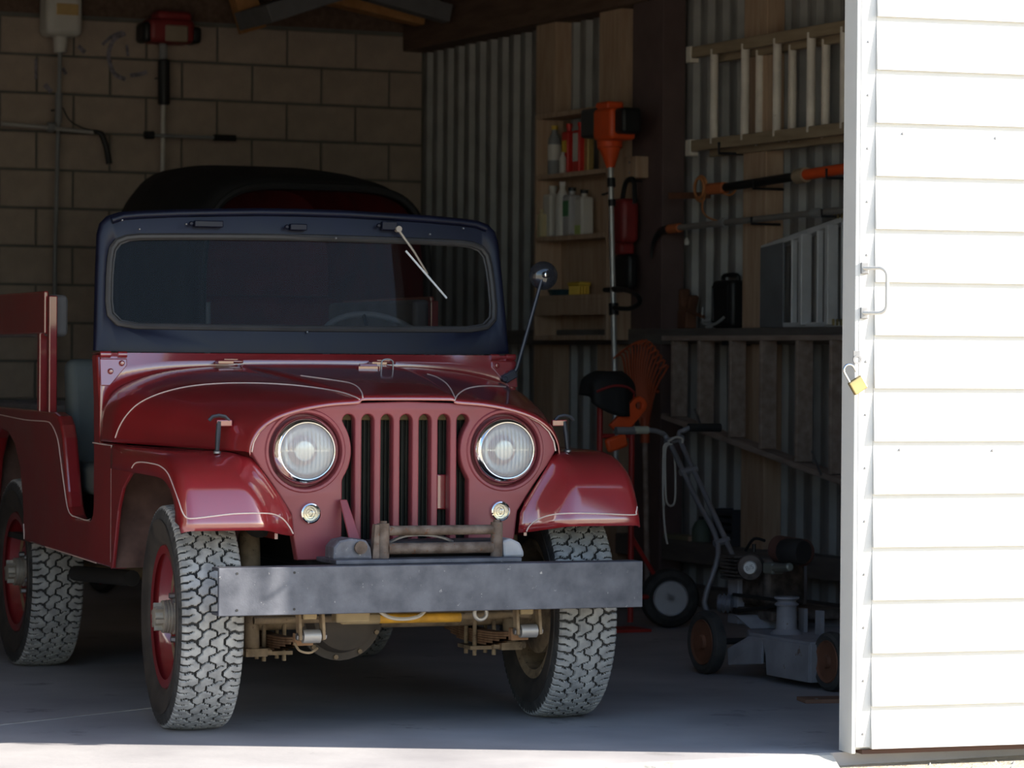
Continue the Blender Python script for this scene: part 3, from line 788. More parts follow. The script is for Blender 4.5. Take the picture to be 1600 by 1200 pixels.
# bonnet hinges and prop loop on the cowl
for s in (-1, 1):
    q = MB(); c = V(s * 0.27, 0.695, 1.143)
    q.cyl(c - V(0.075, 0, 0), c + V(0.02, 0, 0), 0.006, n=8); q.box(c + V(-0.05, -0.02, -0.003), (0.055, 0.04, 0.012)); q.box(c + V(-0.02, 0.02, 0.004), (0.05, 0.03, 0.012))
    q.build('bonnet_hinge', M_RED, jeep, smooth=30, bevel=0.002)
q = MB(); c = jp(605, 583, 1, 0.42); c.z = 1.128
q.tube([c + V(-0.020, 0, -0.01), c + V(-0.020, 0, 0.016)] + arc(c + V(0, 0, 0.016), 0.020, math.pi, 0, 8, (1, 0, 0), (0, 0, 0.55)) + [c + V(0.020, 0, -0.01)], 0.0028, n=6)
q.build('windshield_rest', M_STEEL, jeep)
q = MB(); c = jp(575, 586, 1, 0.45); c.z = 1.126
q.cyl(c - V(0.03, 0, -0.006), c + V(0.03, 0, 0.006), 0.007, n=8); q.box(c, (0.075, 0.03, 0.008)); q.build('washer_bracket', M_RED, jeep, smooth=30)

# ---------------- front fenders
prof = [(0.515, 0.868), (0.40, 0.867), (0.27, 0.866), (0.12, 0.865), (0.0, 0.864), (-0.10, 0.862), (-0.17, 0.855), (-0.23, 0.840), (-0.285, 0.815), (-0.325, 0.785), (-0.355, 0.748), (-0.380, 0.700), (-0.398, 0.655), (-0.402, 0.637)]
def resample(P, n):
    P = [Vector((a, b, 0)) for a, b in P]; P = smooth_path(P, 8); L = [0]
    for a, b in zip(P, P[1:]): L.append(L[-1] + (b - a).length)
    o = []
    for i in range(n):
        t = L[-1] * i / (n - 1); j = max(k for k in range(len(L)) if L[k] <= t + 1e-9); j = min(j, len(P) - 2)
        f = (t - L[j]) / max(1e-9, L[j + 1] - L[j]); o.append(P[j].lerp(P[j + 1], f))
    return [(p.x, p.y) for p in o]
PR = resample(prof, 34)
zin = [(0.87, 0.503), (0.822, 0.474), (0.773, 0.438), (0.724, 0.404), (0.680, 0.376), (0.610, 0.368), (0.5, 0.36)]
def x_inner(y, z):
    if y > GY + 0.025:
        t = min(1, max(0, (y - GY) / (0.51 - GY))); return 0.505 + (0.738 - 0.505) * t ** 0.95
    for (z0, x0), (z1, x1) in zip(zin, zin[1:]):
        if z >= z1: 
            t = (z0 - z) / (z0 - z1); t = max(0, t); return x0 + (x1 - x0) * t
    return 0.36
PI_ = resample([(0.515, 0.869), (0.40, 0.869), (0.25, 0.869), (0.10, 0.868), (-0.05, 0.867), (-0.15, 0.866), (-0.215, 0.861), (-0.250, 0.845), (-0.266, 0.815), (-0.274, 0.775), (-0.278, 0.73), (-0.281, 0.69), (-0.284, 0.65), (-0.286, 0.612)], 34)
def sstep(t): t = min(1, max(0, t)); return t * t * (3 - 2 * t)
fenders = []
for s in (-1, 1):
    rows = []; XO = 0.745; RF = 0.034
    for i, (y, z) in enumerate(PR):
        a = PR[max(i - 1, 0)]; b = PR[min(i + 1, len(PR) - 1)]
        ty, tz = b[0] - a[0], b[1] - a[1]; L = math.hypot(ty, tz); ty /= L; tz /= L
        ny, nz = tz, -ty                                   # outward normal of the profile
        yi, zi = PI_[i]
        xi = x_inner(yi, zi); row = []
        xe = max(xi, XO - RF)
        for kk in range(17):
            t = kk / 16; bl = sstep(t / 0.42)
            row.append((xi + (xe - xi) * t, yi + (y - yi) * bl, zi + (z - zi) * bl))
        for kk in range(1, 7):
            t = math.pi / 2 * kk / 6; d = RF * (1 - math.cos(t)); row.append((xe + (XO - xe) * math.sin(t), y - ny * d, z - nz * d))
        fl_ = 0.075 if z > 0.70 else 0.075 * max(0.0, (z - 0.645) / 0.055) + 0.02
        for kk in (0.5, 1.0): row.append((XO, y - ny * (RF + (fl_ - RF) * kk if fl_ > RF else RF), z - nz * (RF + (fl_ - RF) * kk if fl_ > RF else RF)))
        rows.append([(s * p[0], p[1], p[2]) for p in row])
    q = MB(); q.grid(rows); fd = q.build('front_fender', M_RED, jeep, solid=0.004, smooth=50); fenders.append(fd)
    # rear leg of the wheel arch, inner splash panels
    q = MB()
    q.prism([(s * 0.745, 0.515, 0.865), (s * 0.745, 0.515, 0.465), (s * 0.745, 0.490, 0.47), (s * 0.745, 0.42, 0.66), (s * 0.745, 0.36, 0.735), (s * 0.745, 0.26, 0.783), (s * 0.745, 0.22, 0.79), (s * 0.745, 0.22, 0.83)], (-s * 0.012, 0, 0))
    q.build('arch_panel', M_RED, fd, smooth=0, bevel=0.003)
    q = MB(); q.bb((s * 0.735, 0.495, 0.47), (s * 0.40, 0.51, 0.862)); q.build('splash_panel', M_WELL, fd, smooth=0)
    q = MB(); q.prism([(s * 0.415, GY + 0.03, 0.60), (s * 0.415, GY + 0.03, 0.86), (s * 0.44, 0.51, 0.86), (s * 0.44, 0.51, 0.50), (s * 0.43, 0.25, 0.50), (s * 0.418, 0.0, 0.60)], (-s * 0.01, 0, 0)); q.build('inner_apron', M_RED, fd, smooth=0)

# ---------------- tub sides with door cut-outs and wheel arches
side = [(0.512, 0.465), (0.512, 0.874), (0.702, 0.874), (0.702, 0.96), (0.755, 1.166), (0.83, 1.166), (0.800, 1.02), (0.793, 0.90), (0.791, 0.66), (0.800, 0.632), (0.825, 0.614), (0.86, 0.608), (1.06, 0.604), (1.105, 0.612), (1.145, 0.640), (1.172, 0.69), (1.215, 0.80), (1.245, 0.875), (1.275, 0.918), (1.32, 0.948), (1.40, 0.960), (2.0, 0.962), (3.02, 0.965), (3.02, 0.50),
        (2.54, 0.48), (2.52, 0.62), (2.47, 0.76), (2.38, 0.845), (2.27, 0.878), (2.15, 0.868), (2.03, 0.825), (1.94, 0.745), (1.885, 0.62), (1.872, 0.482)]
tub = None
for s in (-1, 1):
    q = MB(); q.prism([(s * 0.738, y, z) for y, z in side], (-s * 0.055, 0, 0))
    o = q.build('tub_side' , M_RED, jeep, smooth=0, bevel=0.012, seg=3)
    if s < 0: tub_left = o
    # rear wheel house inside
    q = MB(); q.bb((s * 0.69, 1.86, 0.47), (s * 0.45, 1.875, 0.90)); q.bb((s * 0.45, 1.86, 0.45), (s * 0.44, 2.55, 0.90)); q.bb((s * 0.69, 1.86, 0.89), (s * 0.44, 2.55, 0.90)); q.bb((s * 0.69, 2.54, 0.47), (s * 0.45, 2.55, 0.90))
    q.build('wheel_house', M_WELL, o, smooth=0)
q = MB(); q.bb((-0.69, 0.52, 0.47), (0.69, 3.0, 0.49)); q.build('tub_floor', M_UNDER, jeep, smooth=0)
q = MB(); q.bb((-0.69, 3.0, 0.47), (0.69, 3.03, 0.96)); q.build('tailgate', M_RED, jeep, smooth=0, bevel=0.006)
q = MB(); q.bb((-0.68, 0.76, 0.49), (0.68, 0.775, 1.10)); q.build('firewall', M_UNDER, jeep, smooth=0)
q = MB(); q.bb((-0.69, 0.80, 0.98), (0.69, 0.84, 1.16)); q.build('dashboard', M_RED, jeep, smooth=0, bevel=0.01)

# ---------------- windshield
LEAN = (0.845 - 0.775) / (1.66 - 1.17)
def wsp(x, z, d=0.0): return V(x, 0.775 + (z - 1.17) * LEAN + d, z)
Wo = []
def edge_half(n=60): pass
outer_h = [(0.0, 1.668), (0.15, 1.667), (0.30, 1.662), (0.45, 1.656), (0.58, 1.648), (0.64, 1.642), (0.68, 1.628), (0.705, 1.603), (0.716, 1.565), (0.724, 1.45), (0.732, 1.30), (0.738, 1.176), (0.60, 1.172), (0.40, 1.172), (0.2, 1.172), (0.0, 1.172)]
inner_h = [(0.0, 1.572), (0.16, 1.571), (0.32, 1.569), (0.47, 1.566), (0.58, 1.563), (0.622, 1.558), (0.655, 1.545), (0.674, 1.520), (0.682, 1.480), (0.688, 1.42), (0.692, 1.34), (0.688, 1.295), (0.660, 1.266), (0.60, 1.256), (0.30, 1.254), (0.0, 1.253)]
def loop(h): return [(x, z) for x, z in h] + [(-x, z) for x, z in h[-2:0:-1]]
oo, ii = loop(outer_h), loop(inner_h)
def dens(L): 
    q = []
    for k in range(len(L)):
        a, b = L[k], L[(k + 1) % len(L)]
        for t in (0, 0.5): q.append((a[0] + (b[0] - a[0]) * t, a[1] + (b[1] - a[1]) * t))
    return q
oo, ii = dens(oo), dens(ii)
q = MB(); n = len(oo)
rows = [[wsp(x, z, 0.02) for x, z in oo], [wsp(x, z, 0.006) for x, z in oo], [wsp(x * 0.993, z - 0.004 if z > 1.4 else z, 0.0) for x, z in oo],
        [wsp(x * 0.985, 1.42 + (z - 1.42) * 0.955, -0.002) for x, z in oo],
        [wsp(ix * 1.012, 1.412 + (iz - 1.412) * 1.035, 0.0) for ix, iz in ii], [wsp(ix, iz, 0.008) for ix, iz in ii], [wsp(ix, iz, 0.028) for ix, iz in ii], [wsp(x, z, 0.028) for x, z in oo]]
rows.append(rows[0])
q.grid(rows, closed=True)
wsf = q.build('windshield_frame', M_NAVY, jeep, smooth=45)
q = MB(); q.tube([wsp(x * 0.995, 1.412 + (z - 1.412) * 0.985, 0.002) for x, z in ii], 0.0115, n=8, closed=True); q.build('gasket', M_RUBBER, wsf)
q = MB(); q.tube([wsp(x * 0.975, 1.412 + (z - 1.412) * 0.93, 0.004) for x, z in ii], 0.004, n=6, closed=True); q.build('gasket_lip', M_RUBBER, wsf)
q = MB(); q.prism([wsp(x * 0.99, 1.412 + (z - 1.412) * 0.98, 0.010) for x, z in ii], (0, 0.005, 0)); q.build('glass', M_GLASS, wsf, smooth=0)
# rounded top rail with drip edge
q = MB(); q.tube([wsp(x * 0.985, z - 0.015, -0.003) for x, z in [(-a, b) for a, b in outer_h[6:0:-1]] + outer_h[:7]], 0.013, n=10); q.build('top_rail', M_NAVY, wsf)
# catches along the top rail
for (u, v, w_, h_) in ((325, 350, 0.10, 0.022), (465, 355, 0.06, 0.022), (607, 353, 0.055, 0.03)):
    p = jp(u, v, 1, 0.825); q = MB(); q.box(p + V(0, -0.006, 0), (w_, 0.022, h_)); q.cyl(p + V(-w_ / 2 - 0.012, -0.004, 0), p + V(-w_ / 2 - 0.012, -0.018, 0), 0.008, n=8)
    q.build('top_catch', M_NAVY, wsf, smooth=30, bevel=0.004)
for (u, v) in ((191, 344), (291, 350), (218, 358), (525, 372), (672, 366), (724, 357), (480, 519)):
    p = jp(u, v, 1, 0.80 if v < 400 else 0.775); q = MB(); q.lathe([(0, -0.006), (0.003, -0.004), (0.004, 0.0), (0.004, 0.006)], o=p, axis=(0, 1, 0), n=8); q.build('snap_stud', M_STEEL, wsf)
# wiper
q = MB(); a, b = jp(622, 358, 1, 0.808), jp(668, 428, 1, 0.795); m_ = (a + b) / 2 + V(0, -0.012, 0)
q.tube([a, m_, b], [0.005, 0.0042, 0.0035], n=6); q.cyl(a + V(0, 0.012, 0), a + V(0, -0.012, 0), 0.011, n=10)
wp = q.build('wiper', mat('wiper_arm', (0.42, 0.36, 0.30), rough=0.5, metal=0.4), jeep)
q = MB(); a, b = jp(634, 392, 1, 0.797), jp(698, 466, 1, 0.790); q.beam(a, b, 0.006, 0.006); q.build('blade', M_ALU, wp, smooth=0)
# hinge plates at the windscreen feet
for s in (-1, 1):
    q = MB(); y0 = 0.742
    pts = [(0.737, 1.150), (0.645, 1.150), (0.645, 1.128), (0.705, 1.060), (0.737, 1.060)]
    q.prism([(s * x, 0.722 - (1.168 - z) * 0.16 - 0.010, z) for x, z in pts], (0, 0.008, 0)); q.build('hinge_plate', M_RED, jeep, smooth=0, bevel=0.003)
    for x, z in ((0.664, 1.135), (0.703, 1.108)):
        q = MB(); q.lathe([(0, -0.008), (0.006, -0.007), (0.010, -0.002), (0.010, 0.004)], o=(s * x, 0.722 - (1.168 - z) * 0.16 - 0.012, z), axis=(0, 1, 0), n=10); q.build('bolt', M_RED, jeep)
    q = MB(); q.cyl((s * 0.735, 0.716, 1.164), (s * 0.70, 0.716, 1.164), 0.011, n=10); q.cyl((s * 0.675, 0.716, 1.164), (s * 0.645, 0.716, 1.164), 0.011, n=10); q.cyl((s * 0.70, 0.716, 1.164), (s * 0.675, 0.716, 1.164), 0.006, n=8)
    q.build('hinge', M_RED, jeep)
# mirror on a long stalk
base_, head = V(0.715, 0.69, 1.098), V(0.800, 0.62, 1.447)
q = MB(); q.tube([base_, base_ + V(0.016, -0.006, 0.03), head + V(-0.006, 0, -0.02), head], [0.009, 0.0075, 0.0065, 0.0065], n=8); mi = q.build('mirror', mat('mirror_stalk', (0.05, 0.055, 0.075), rough=0.35, metal=0.5), jeep)
q = MB(); q.box(base_ + V(-0.01, 0.0, 0.0), (0.05, 0.025, 0.03), Matrix.Rotation(-0.5, 3, 'Y')); q.cyl(base_ + V(-0.03, -0.015, -0.01), base_ + V(-0.03, 0.015, -0.01), 0.011, n=8); q.build('mirror_clamp', 'mirror_stalk', mi, smooth=30, bevel=0.003)
mc = head + V(0.008, 0.014, 0.0)
q = MB(); q.lathe([(0.0, -0.024), (0.020, -0.022), (0.038, -0.013), (0.0485, 0.0), (0.050, 0.010), (0.048, 0.012)], o=mc, axis=(0.25, 1, 0), n=28); q.build('mirror_head', M_MIRROR, mi)
q = MB(); q.lathe([(0.046, 0.010), (0.0, 0.011)], o=mc, axis=(0.25, 1, 0), n=28); q.build('mirror_glass', M_CHROME, mi)
q = MB(); q.lathe([(0.0, -0.022), (0.008, -0.020), (0.012, -0.012), (0.012, 0.0)], o=head + V(0.004, -0.006, 0.002), axis=(0, 1, 0), n=12); q.build('mirror_nut', M_CHROME, mi)

# ---------------- bonnet latches
for s, (u, v, v2) in ((-1, (363, 655, 707)), (1, (884, 655, 707))):
    top = V(s * 0.572, -0.16, 0.975); bot = V(s * 0.580, -0.17, 0.868)
    q = MB(); q.tube([bot, bot.lerp(top, 0.5), top + V(0, 0, -0.015)], [0.007, 0.0085, 0.0075], n=8); lt = q.build('bonnet_latch', M_DARKSTEEL, jeep)
    q = MB(); q.tube([top + V(-0.032, 0, -0.012), top + V(-0.02, 0, 0.0), top + V(0, 0, 0.004), top + V(0.02, 0, 0.0), top + V(0.032, 0, -0.012)], 0.006, n=6); q.build('latch_grip', M_DARKSTEEL, lt)
    q = MB(); q.box(V(s * 0.555, -0.155, 0.955), (0.05, 0.02, 0.02)); q.build('latch_catch', M_RED, lt, smooth=0, bevel=0.003)
    q = MB(); q.lathe([(0.012, 0), (0.012, 0.006), (0.006, 0.010), (0, 0.010)], o=bot + V(0, 0, -0.006), n=10); q.build('latch_base', M_STEEL, lt)

# ---------------- bumper
q = MB()
BX, BY0, BZ0, BZ1 = 0.681, -0.555, 0.392, 0.535
q.bb((-BX, BY0, BZ0), (BX, BY0 + 0.010, BZ1)); q.bb((-BX, BY0 + 0.008, BZ1 - 0.010), (BX, BY0 + 0.075, BZ1)); q.bb((-BX, BY0 + 0.008, BZ0), (BX, BY0 + 0.075, BZ0 + 0.010))
bmp = q.build('bumper', M_BUMP, jeep, smooth=0, bevel=0.0025)
for x in (-0.624, -0.447):
    for z in (0.518, 0.409):
        q = MB(); q.lathe([(0.004, -0.001), (0.004, 0.002)], o=(x, BY0, z), axis=(0, 1, 0), n=10); q.build('bolt_hole', M_BLACK, bmp)
# ---------------- roller fairlead and winch on the bumper
q = MB(); q.bb((-0.30, -0.50, 0.535), (0.30, -0.30, 0.549)); wn_ = q.build('winch_plate', M_BUMP, jeep, smooth=0, bevel=0.003)
FY = -0.43
for x in (-0.127, 0.242):
    q = MB(); q.cyl((x, FY, 0.545), (x, FY, 0.655), 0.019, n=14); q.cyl((x, FY, 0.655), (x, FY, 0.662), 0.011, n=10); q.build('fairlead_post', M_RUST, jeep)
for z, r in ((0.632, 0.0150), (0.577, 0.0175)):
    q = MB(); q.cyl((-0.112, FY, z), (0.228, FY, z), r, n=16); q.build('fairlead_roller', M_RUST, jeep)
q = MB(); q.prism([(-0.165, FY - 0.012, 0.548), (-0.143, FY - 0.012, 0.548), (-0.143, FY - 0.012, 0.652), (-0.157, FY - 0.012, 0.652)], (0, 0.03, 0)); q.build('fairlead_plate', M_RUST, jeep, smooth=0, bevel=0.002)
q = MB(); prof_ = [(-0.292, 0.545), (-0.290, 0.585), (-0.272, 0.606), (-0.24, 0.612), (-0.185, 0.606), (-0.170, 0.58), (-0.165, 0.545)]
q.prism([(x, -0.445, z) for x, z in prof_], (0, 0.09, 0)); q.build('winch_housing', mat('winch_cast', (0.13, 0.13, 0.15), rough=0.6, metal=0.4, var=0.3, nscale=30, spots=(0.4, 0.38, 0.36), spot_scale=60, spot_at=0.6), jeep, smooth=0, bevel=0.008)
q = MB(); q.lathe([(0.020, 0.0), (0.020, 0.012), (0.0, 0.012)], o=(-0.205, -0.442, 0.583), axis=(0, -1, 0), n=16); q.build('winch_port', M_RUST, jeep)
q = MB(); q.prism([(0.262, -0.44, 0.545), (0.258, -0.44, 0.598), (0.285, -0.44, 0.606), (0.318, -0.44, 0.590), (0.330, -0.44, 0.562), (0.332, -0.44, 0.545)], (0, 0.07, 0)); q.build('winch_cap', mat('pale_cast', (0.38, 0.38, 0.40), rough=0.6, metal=0.3, var=0.2), jeep, smooth=0, bevel=0.008)
q = MB(); q.cyl((-0.16, -0.36, 0.575), (0.26, -0.36, 0.575), 0.028, n=18); q.build('winch_drum', M_DARKSTEEL, jeep)
q = MB(); q.tube(smooth_path([(-0.12, -0.405, 0.585), (-0.06, -0.41, 0.612), (0.0, -0.415, 0.618), (0.06, -0.415, 0.611), (0.105, -0.41, 0.594)], 5), 0.0055, n=6); q.build('winch_cable', M_STEEL, jeep)
q = MB(); q.prism([(-0.222, GY - 0.02, 0.722), (-0.198, GY - 0.02, 0.722), (-0.165, GY - 0.10, 0.565), (-0.205, GY - 0.10, 0.565)], (0, 0.012, 0)); q.build('grille_brace', M_REDF, jeep, smooth=0, bevel=0.003)

# ---------------- chassis, springs, axle
for s in (-1, 1):
    q = MB(); q.bb((s * 0.335, -0.53, 0.405), (s * 0.39, 2.9, 0.495)); q.build('frame_rail', M_UNDER, jeep, smooth=0, bevel=0.004)
    SX = 0.352 * s; SY = -0.40
    lv = []
    for k in range(6):
        half_l = 0.44 - 0.06 * k
        q = MB(); rows = []
        for i in range(13):
            y = 0.03 + (i / 6 - 1) * half_l; zz = 0.287 - 0.0075 * k + 0.045 * ((y - 0.03) / 0.44) ** 2 * 0.6
            rows.append([(SX - 0.023, y, zz), (SX + 0.023, y, zz), (SX + 0.023, y, zz - 0.0065), (SX - 0.023, y, zz - 0.0065), (SX - 0.023, y, zz)])
        q.grid(rows)
        if k == 0: ls = q.build('leaf_spring', M_SPRING, jeep, smooth=30)
        else: q.build('leaf', M_SPRING, ls, smooth=30)
    q = MB(); q.cyl((SX - 0.027, SY - 0.02, 0.315), (SX + 0.027, SY - 0.02, 0.315), 0.021, n=16); q.build('spring_eye', mat('bushing_steel', (0.36, 0.34, 0.32), rough=0.5, metal=0.5), ls)
    for dx in (-0.037, 0.037):
        q = MB(); q.prism([(SX + dx - 0.005, SY - 0.040, 0.305), (SX + dx - 0.005, SY - 0.005, 0.300), (SX + dx - 0.005, SY + 0.012, 0.405), (SX + dx - 0.005, SY - 0.022, 0.41)], (0.010, 0, 0)); sk = q.build('shackle', M_TAN, jeep, smooth=0, bevel=0.003)
        q = MB(); q.cyl((SX + dx - 0.010, SY - 0.02, 0.315), (SX + dx + 0.010, SY - 0.02, 0.315), 0.011, n=6); q.build('shackle_nut', M_STEEL, sk, smooth=20)
    q = MB(); q.bb((SX - 0.026, SY - 0.02, 0.365), (SX + 0.02, SY + 0.02, 0.405)); q.build('shackle_bracket', mat('cream_dirt', (0.36, 0.27, 0.15), rough=0.8, var=0.2), jeep, smooth=0, bevel=0.006)
    # U-bolts and spring plate
    q = MB(); q.bb((SX - 0.055, -0.05, 0.225), (SX + 0.055, 0.07, 0.237))
    for yy in (-0.03, 0.05):
        for dx in (-0.033, 0.033): q.cyl((SX + dx, yy, 0.205), (SX + dx, yy, 0.36), 0.007, n=8)
    q.build('spring_plate', M_TAN, jeep, smooth=20)
    # clip round the leaves, with its wire hanging
    q = MB(); q.bb((SX - 0.029, SY + 0.05, 0.280), (SX + 0.029, SY + 0.075, 0.318)); q.build('spring_clip', M_SPRING, jeep, smooth=0, bevel=0.002)
    # shock absorber
    q = MB(); q.lathe([(0.0, 0.0), (0.024, 0.0), (0.024, 0.17), (0.034, 0.172), (0.034, 0.36), (0.024, 0.375), (0.012, 0.38), (0.012, 0.42), (0.0, 0.42)], o=(s * 0.432, -0.06, 0.245), axis=(0, 0.12, 1), n=18)
    q.build('shock_absorber', M_TAN, jeep)
    q = MB(); q.bb((s * 0.39, -0.09, 0.225), (s * 0.46, -0.02, 0.25)); q.cyl((s * 0.37, -0.06, 0.238), (s * 0.48, -0.06, 0.238), 0.012, n=10); q.build('shock_mount', M_TAN, jeep, smooth=30)
    # steering knuckle and brake backing
    q = MB(); q.lathe([(0.0, -0.01), (0.12, -0.01), (0.145, 0.0), (0.145, 0.03), (0.0, 0.04)], o=(s * 0.545, 0, ZW), axis=(s, 0, 0), n=28); q.build('brake_drum', M_TAN, jeep)
    q = MB(); q.lathe([(0.0, -0.06), (0.04, -0.05), (0.058, -0.01), (0.05, 0.04), (0.0, 0.05)], o=(s * 0.49, 0, ZW), axis=(s, 0, 0), n=18); q.build('steering_knuckle', M_TAN, jeep)
q = MB(); q.cyl((-0.53, 0, ZW - 0.01), (0.53, 0, ZW - 0.01), 0.040, n=18); ax = q.build('front_axle', M_TAN, jeep)
q = MB(); q.lathe([(0.0, -0.12), (0.06, -0.118), (0.105, -0.085), (0.118, -0.03), (0.142, -0.026), (0.142, -0.006), (0.125, 0.0), (0.110, 0.06), (0.06, 0.10), (0.0, 0.11)], o=(-0.14, -0.02, ZW - 0.005), axis=(0, 1, 0), n=32); q.build('differential', mat('diff_grime', (0.07, 0.055, 0.042), rough=0.8, var=0.3), ax)
for k in range(10):
    a = k * math.pi / 5 + 0.2; q = MB(); q.cyl((-0.14 + 0.131 * math.cos(a), -0.056, ZW - 0.005 + 0.131 * math.sin(a)), (-0.14 + 0.131 * math.cos(a), -0.040, ZW - 0.005 + 0.131 * math.sin(a)), 0.008, n=6); q.build('cover_bolt', M_TAN, ax, smooth=20)
q = MB(); q.cyl((-0.46, -0.17, 0.345), (0.46, -0.17, 0.345), 0.012, n=12); q.build('tie_rod', M_TAN, jeep)
q = MB(); q.cyl((-0.075, -0.22, 0.347), (0.20, -0.22, 0.345), 0.0155, n=14); q.build('steering_damper', M_YEL, jeep)
q = MB(); q.cyl((-0.19, -0.22, 0.348), (-0.07, -0.22, 0.347), 0.018, n=12); q.bb((-0.20, -0.24, 0.335), (-0.165, -0.2, 0.375)); q.build('damper_sleeve', 'cream_dirt', jeep, smooth=30)
q = MB(); q.cyl((-0.60, -0.36, 0.405), (0.60, -0.36, 0.405), 0.024, n=14); q.build('front_crossmember', M_RUST, jeep)
q = MB(); q.bb((-0.26, -0.38, 0.350), (-0.15, -0.33, 0.385)); q.build('drag_link_bracket', 'cream_dirt', jeep, smooth=0, bevel=0.006)
q = MB(); q.tube(arc((0.180, -0.46, 0.377), 0.020, 0, 2 * math.pi, 20, (1, 0, 0), (0, 0, 1))[:-1], 0.0065, n=8, closed=True); q.build('tow_ring', 'bushing_steel', jeep)
q = MB(); q.tube(smooth_path([(-0.155, -0.45, 0.398), (-0.12, -0.46, 0.372), (-0.07, -0.46, 0.364), (-0.02, -0.46, 0.372), (0.01, -0.45, 0.398)], 5), 0.006, n=6); q.build('cable_slack', M_ROPE, jeep)
q = MB(); q.tube(smooth_path([(-0.385, -0.36, 0.290), (-0.375, -0.38, 0.268), (-0.345, -0.39, 0.262), (-0.32, -0.385, 0.275)], 5), 0.004, n=6); q.build('hanging_wire', M_TAN, jeep)
q = MB(); q.bb((-0.30, 0.9, 0.30), (0.30, 1.5, 0.42)); q.cyl((-0.12, 0.1, 0.33), (-0.1, 1.0, 0.38), 0.028, n=12); q.build('transmission', M_UNDER, jeep, smooth=30, bevel=0.02)
q = MB(); q.bb((-0.28, -0.12, 0.50), (0.28, 0.62, 0.82)); q.build('engine_block', M_UNDER, jeep, smooth=0, bevel=0.02)
q = MB(); q.cyl((-0.53, WB, ZW), (0.53, WB, ZW), 0.04, n=14); q.build('rear_axle', M_TAN, jeep)
q = MB(); q.cyl((-0.55, 1.0, 0.40), (-0.55, 1.9, 0.36), 0.028, n=12); q.cyl((-0.42, 0.55, 0.46), (-0.50, 0.58, 0.28), 0.03, n=10); q.build('exhaust_pipe', M_UNDER, jeep)
# horn beside the left wheel well
q = MB(); q.lathe([(0.0, 0), (0.05, 0.0), (0.055, 0.02), (0.04, 0.04), (0.0, 0.05)], o=(-0.44, -0.14, 0.655), axis=(0, -1, 0), n=20); q.build('horn', M_UNDER, jeep)

# ---------------- seats, steering wheel, side bench
def pad(mb, c, d, rot=None): mb.box(c, d, rot)
for s in (-1, 1):
    R = Matrix.Rotation(math.radians(12), 3, 'X').inverted()
    xc = s * 0.43
    q = MB(); q.box((xc, 1.52, 0.93), (0.46, 0.085, 0.44), R); st = q.build('seat', M_SEAT, jeep, smooth=30, bevel=0.035, seg=4)
    q = MB(); q.box((xc, 1.27, 0.73), (0.46, 0.46, 0.11)); q.build('cushion', M_SEAT, st, smooth=30, bevel=0.03, seg=3)
    q = MB(); q.box((xc, 1.27, 0.60), (0.36, 0.34, 0.17)); q.build('seat_box', M_UNDER, st, smooth=0)
# side bench back rests: red outer panel, grey pad inside, posts down to the tub rail
for s in (-1, 1):
    q = MB(); q.bb((s * 0.735, 1.56, 1.235), (s * 0.718, 2.62, 1.388)); bp_ = q.build('bench_back', M_RED, jeep, smooth=0, bevel=0.006)
    q = MB(); q.bb((s * 0.718, 1.55, 1.225), (s * 0.648, 2.60, 1.375)); q.build('back_pad', M_GREYV, bp_, smooth=0, bevel=0.02, seg=3)
    for yy in (1.500, 1.655, 2.55):
        q = MB(); q.bb((s * 0.730, yy, 0.95), (s * 0.700, yy + 0.035, 1.24 if yy > 1.52 else 1.37)); q.build('post', M_RED, bp_, smooth=0, bevel=0.004)
    q = MB(); q.bb((s * 0.68, 1.9, 0.90), (s * 0.36, 2.9, 0.98)); q.build('bench_cushion', M_GREYV, bp_, smooth=0, bevel=0.02)
cw = V(0.365, 1.12, 1.19); aw = V(0, -0.62, 0.78).normalized()
e1 = V(1, 0, 0); e2 = aw.cross(e1).normalized()
q = MB(); q.tube(arc(cw, 0.20, 0, 2 * math.pi, 40, e1, e2)[:-1], 0.011, n=10, closed=True); sw_ = q.build('steering_wheel', mat('steering_rim', (0.30, 0.29, 0.28), rough=0.4), jeep)
q = MB()
for a in (math.pi / 2, math.pi * 7 / 6, math.pi * 11 / 6): q.cyl(cw - V(0, -0.02, 0.02), cw + (e1 * math.cos(a) + e2 * math.sin(a)) * 0.195, 0.008, n=8)
q.cyl(cw + aw * 0.01, cw - V(0, 0.20, -0.0) + V(0, 0, -0.22), 0.022, n=12); q.build('steering_column', M_BLACK, sw_)

# ---------------- pin-stripes, laid on the panels where the photograph shows them
bpy.context.view_layer.update()
BH, BF, BF2, BT, BC = bvh_of(hood), bvh_of(fenders[0]), bvh_of(fenders[1]), bvh_of(tub_left), bvh_of(cowl)
stripe_on([BH], [(180, 684), (186, 668), (196, 651), (212, 634), (232, 622), (262, 611), (300, 603), (345, 599), (400, 598.5), (450, 601), (495, 606), (530, 612), (552, 619), (562, 624)])
stripe_on([BH], [(470, 587), (500, 591), (528, 595), (547, 598.5), (558, 604), (565, 613), (567, 622)])
stripe_on([BH], [(710, 626), (716, 616), (728, 608), (745, 604), (765, 603), (790, 604.5)])
stripe_on([BH], [(668, 584.5), (682, 589), (695, 597), (703, 606), (709, 617), (711, 622)])
stripe_on([BF], [(206, 731), (211, 724), (220, 722), (236, 724), (250, 728), (262, 739), (271, 760), (279, 782), (285, 800), (292, 809), (304, 810), (330, 807), (365, 803), (400, 802), (425, 803), (441, 810), (452, 823), (458, 834)])
stripe_on([BF2], [(822, 832), (828, 821), (842, 811), (865, 804), (900, 802), (945, 803), (990, 804.5), (994, 800), (996, 785), (996, 768)])
stripe_on([BT], [(0, 648), (40, 656), (72, 658.5), (80, 663), (86, 674), (91, 690), (95, 720), (99, 750), (104, 785), (108, 800), (113, 806)])
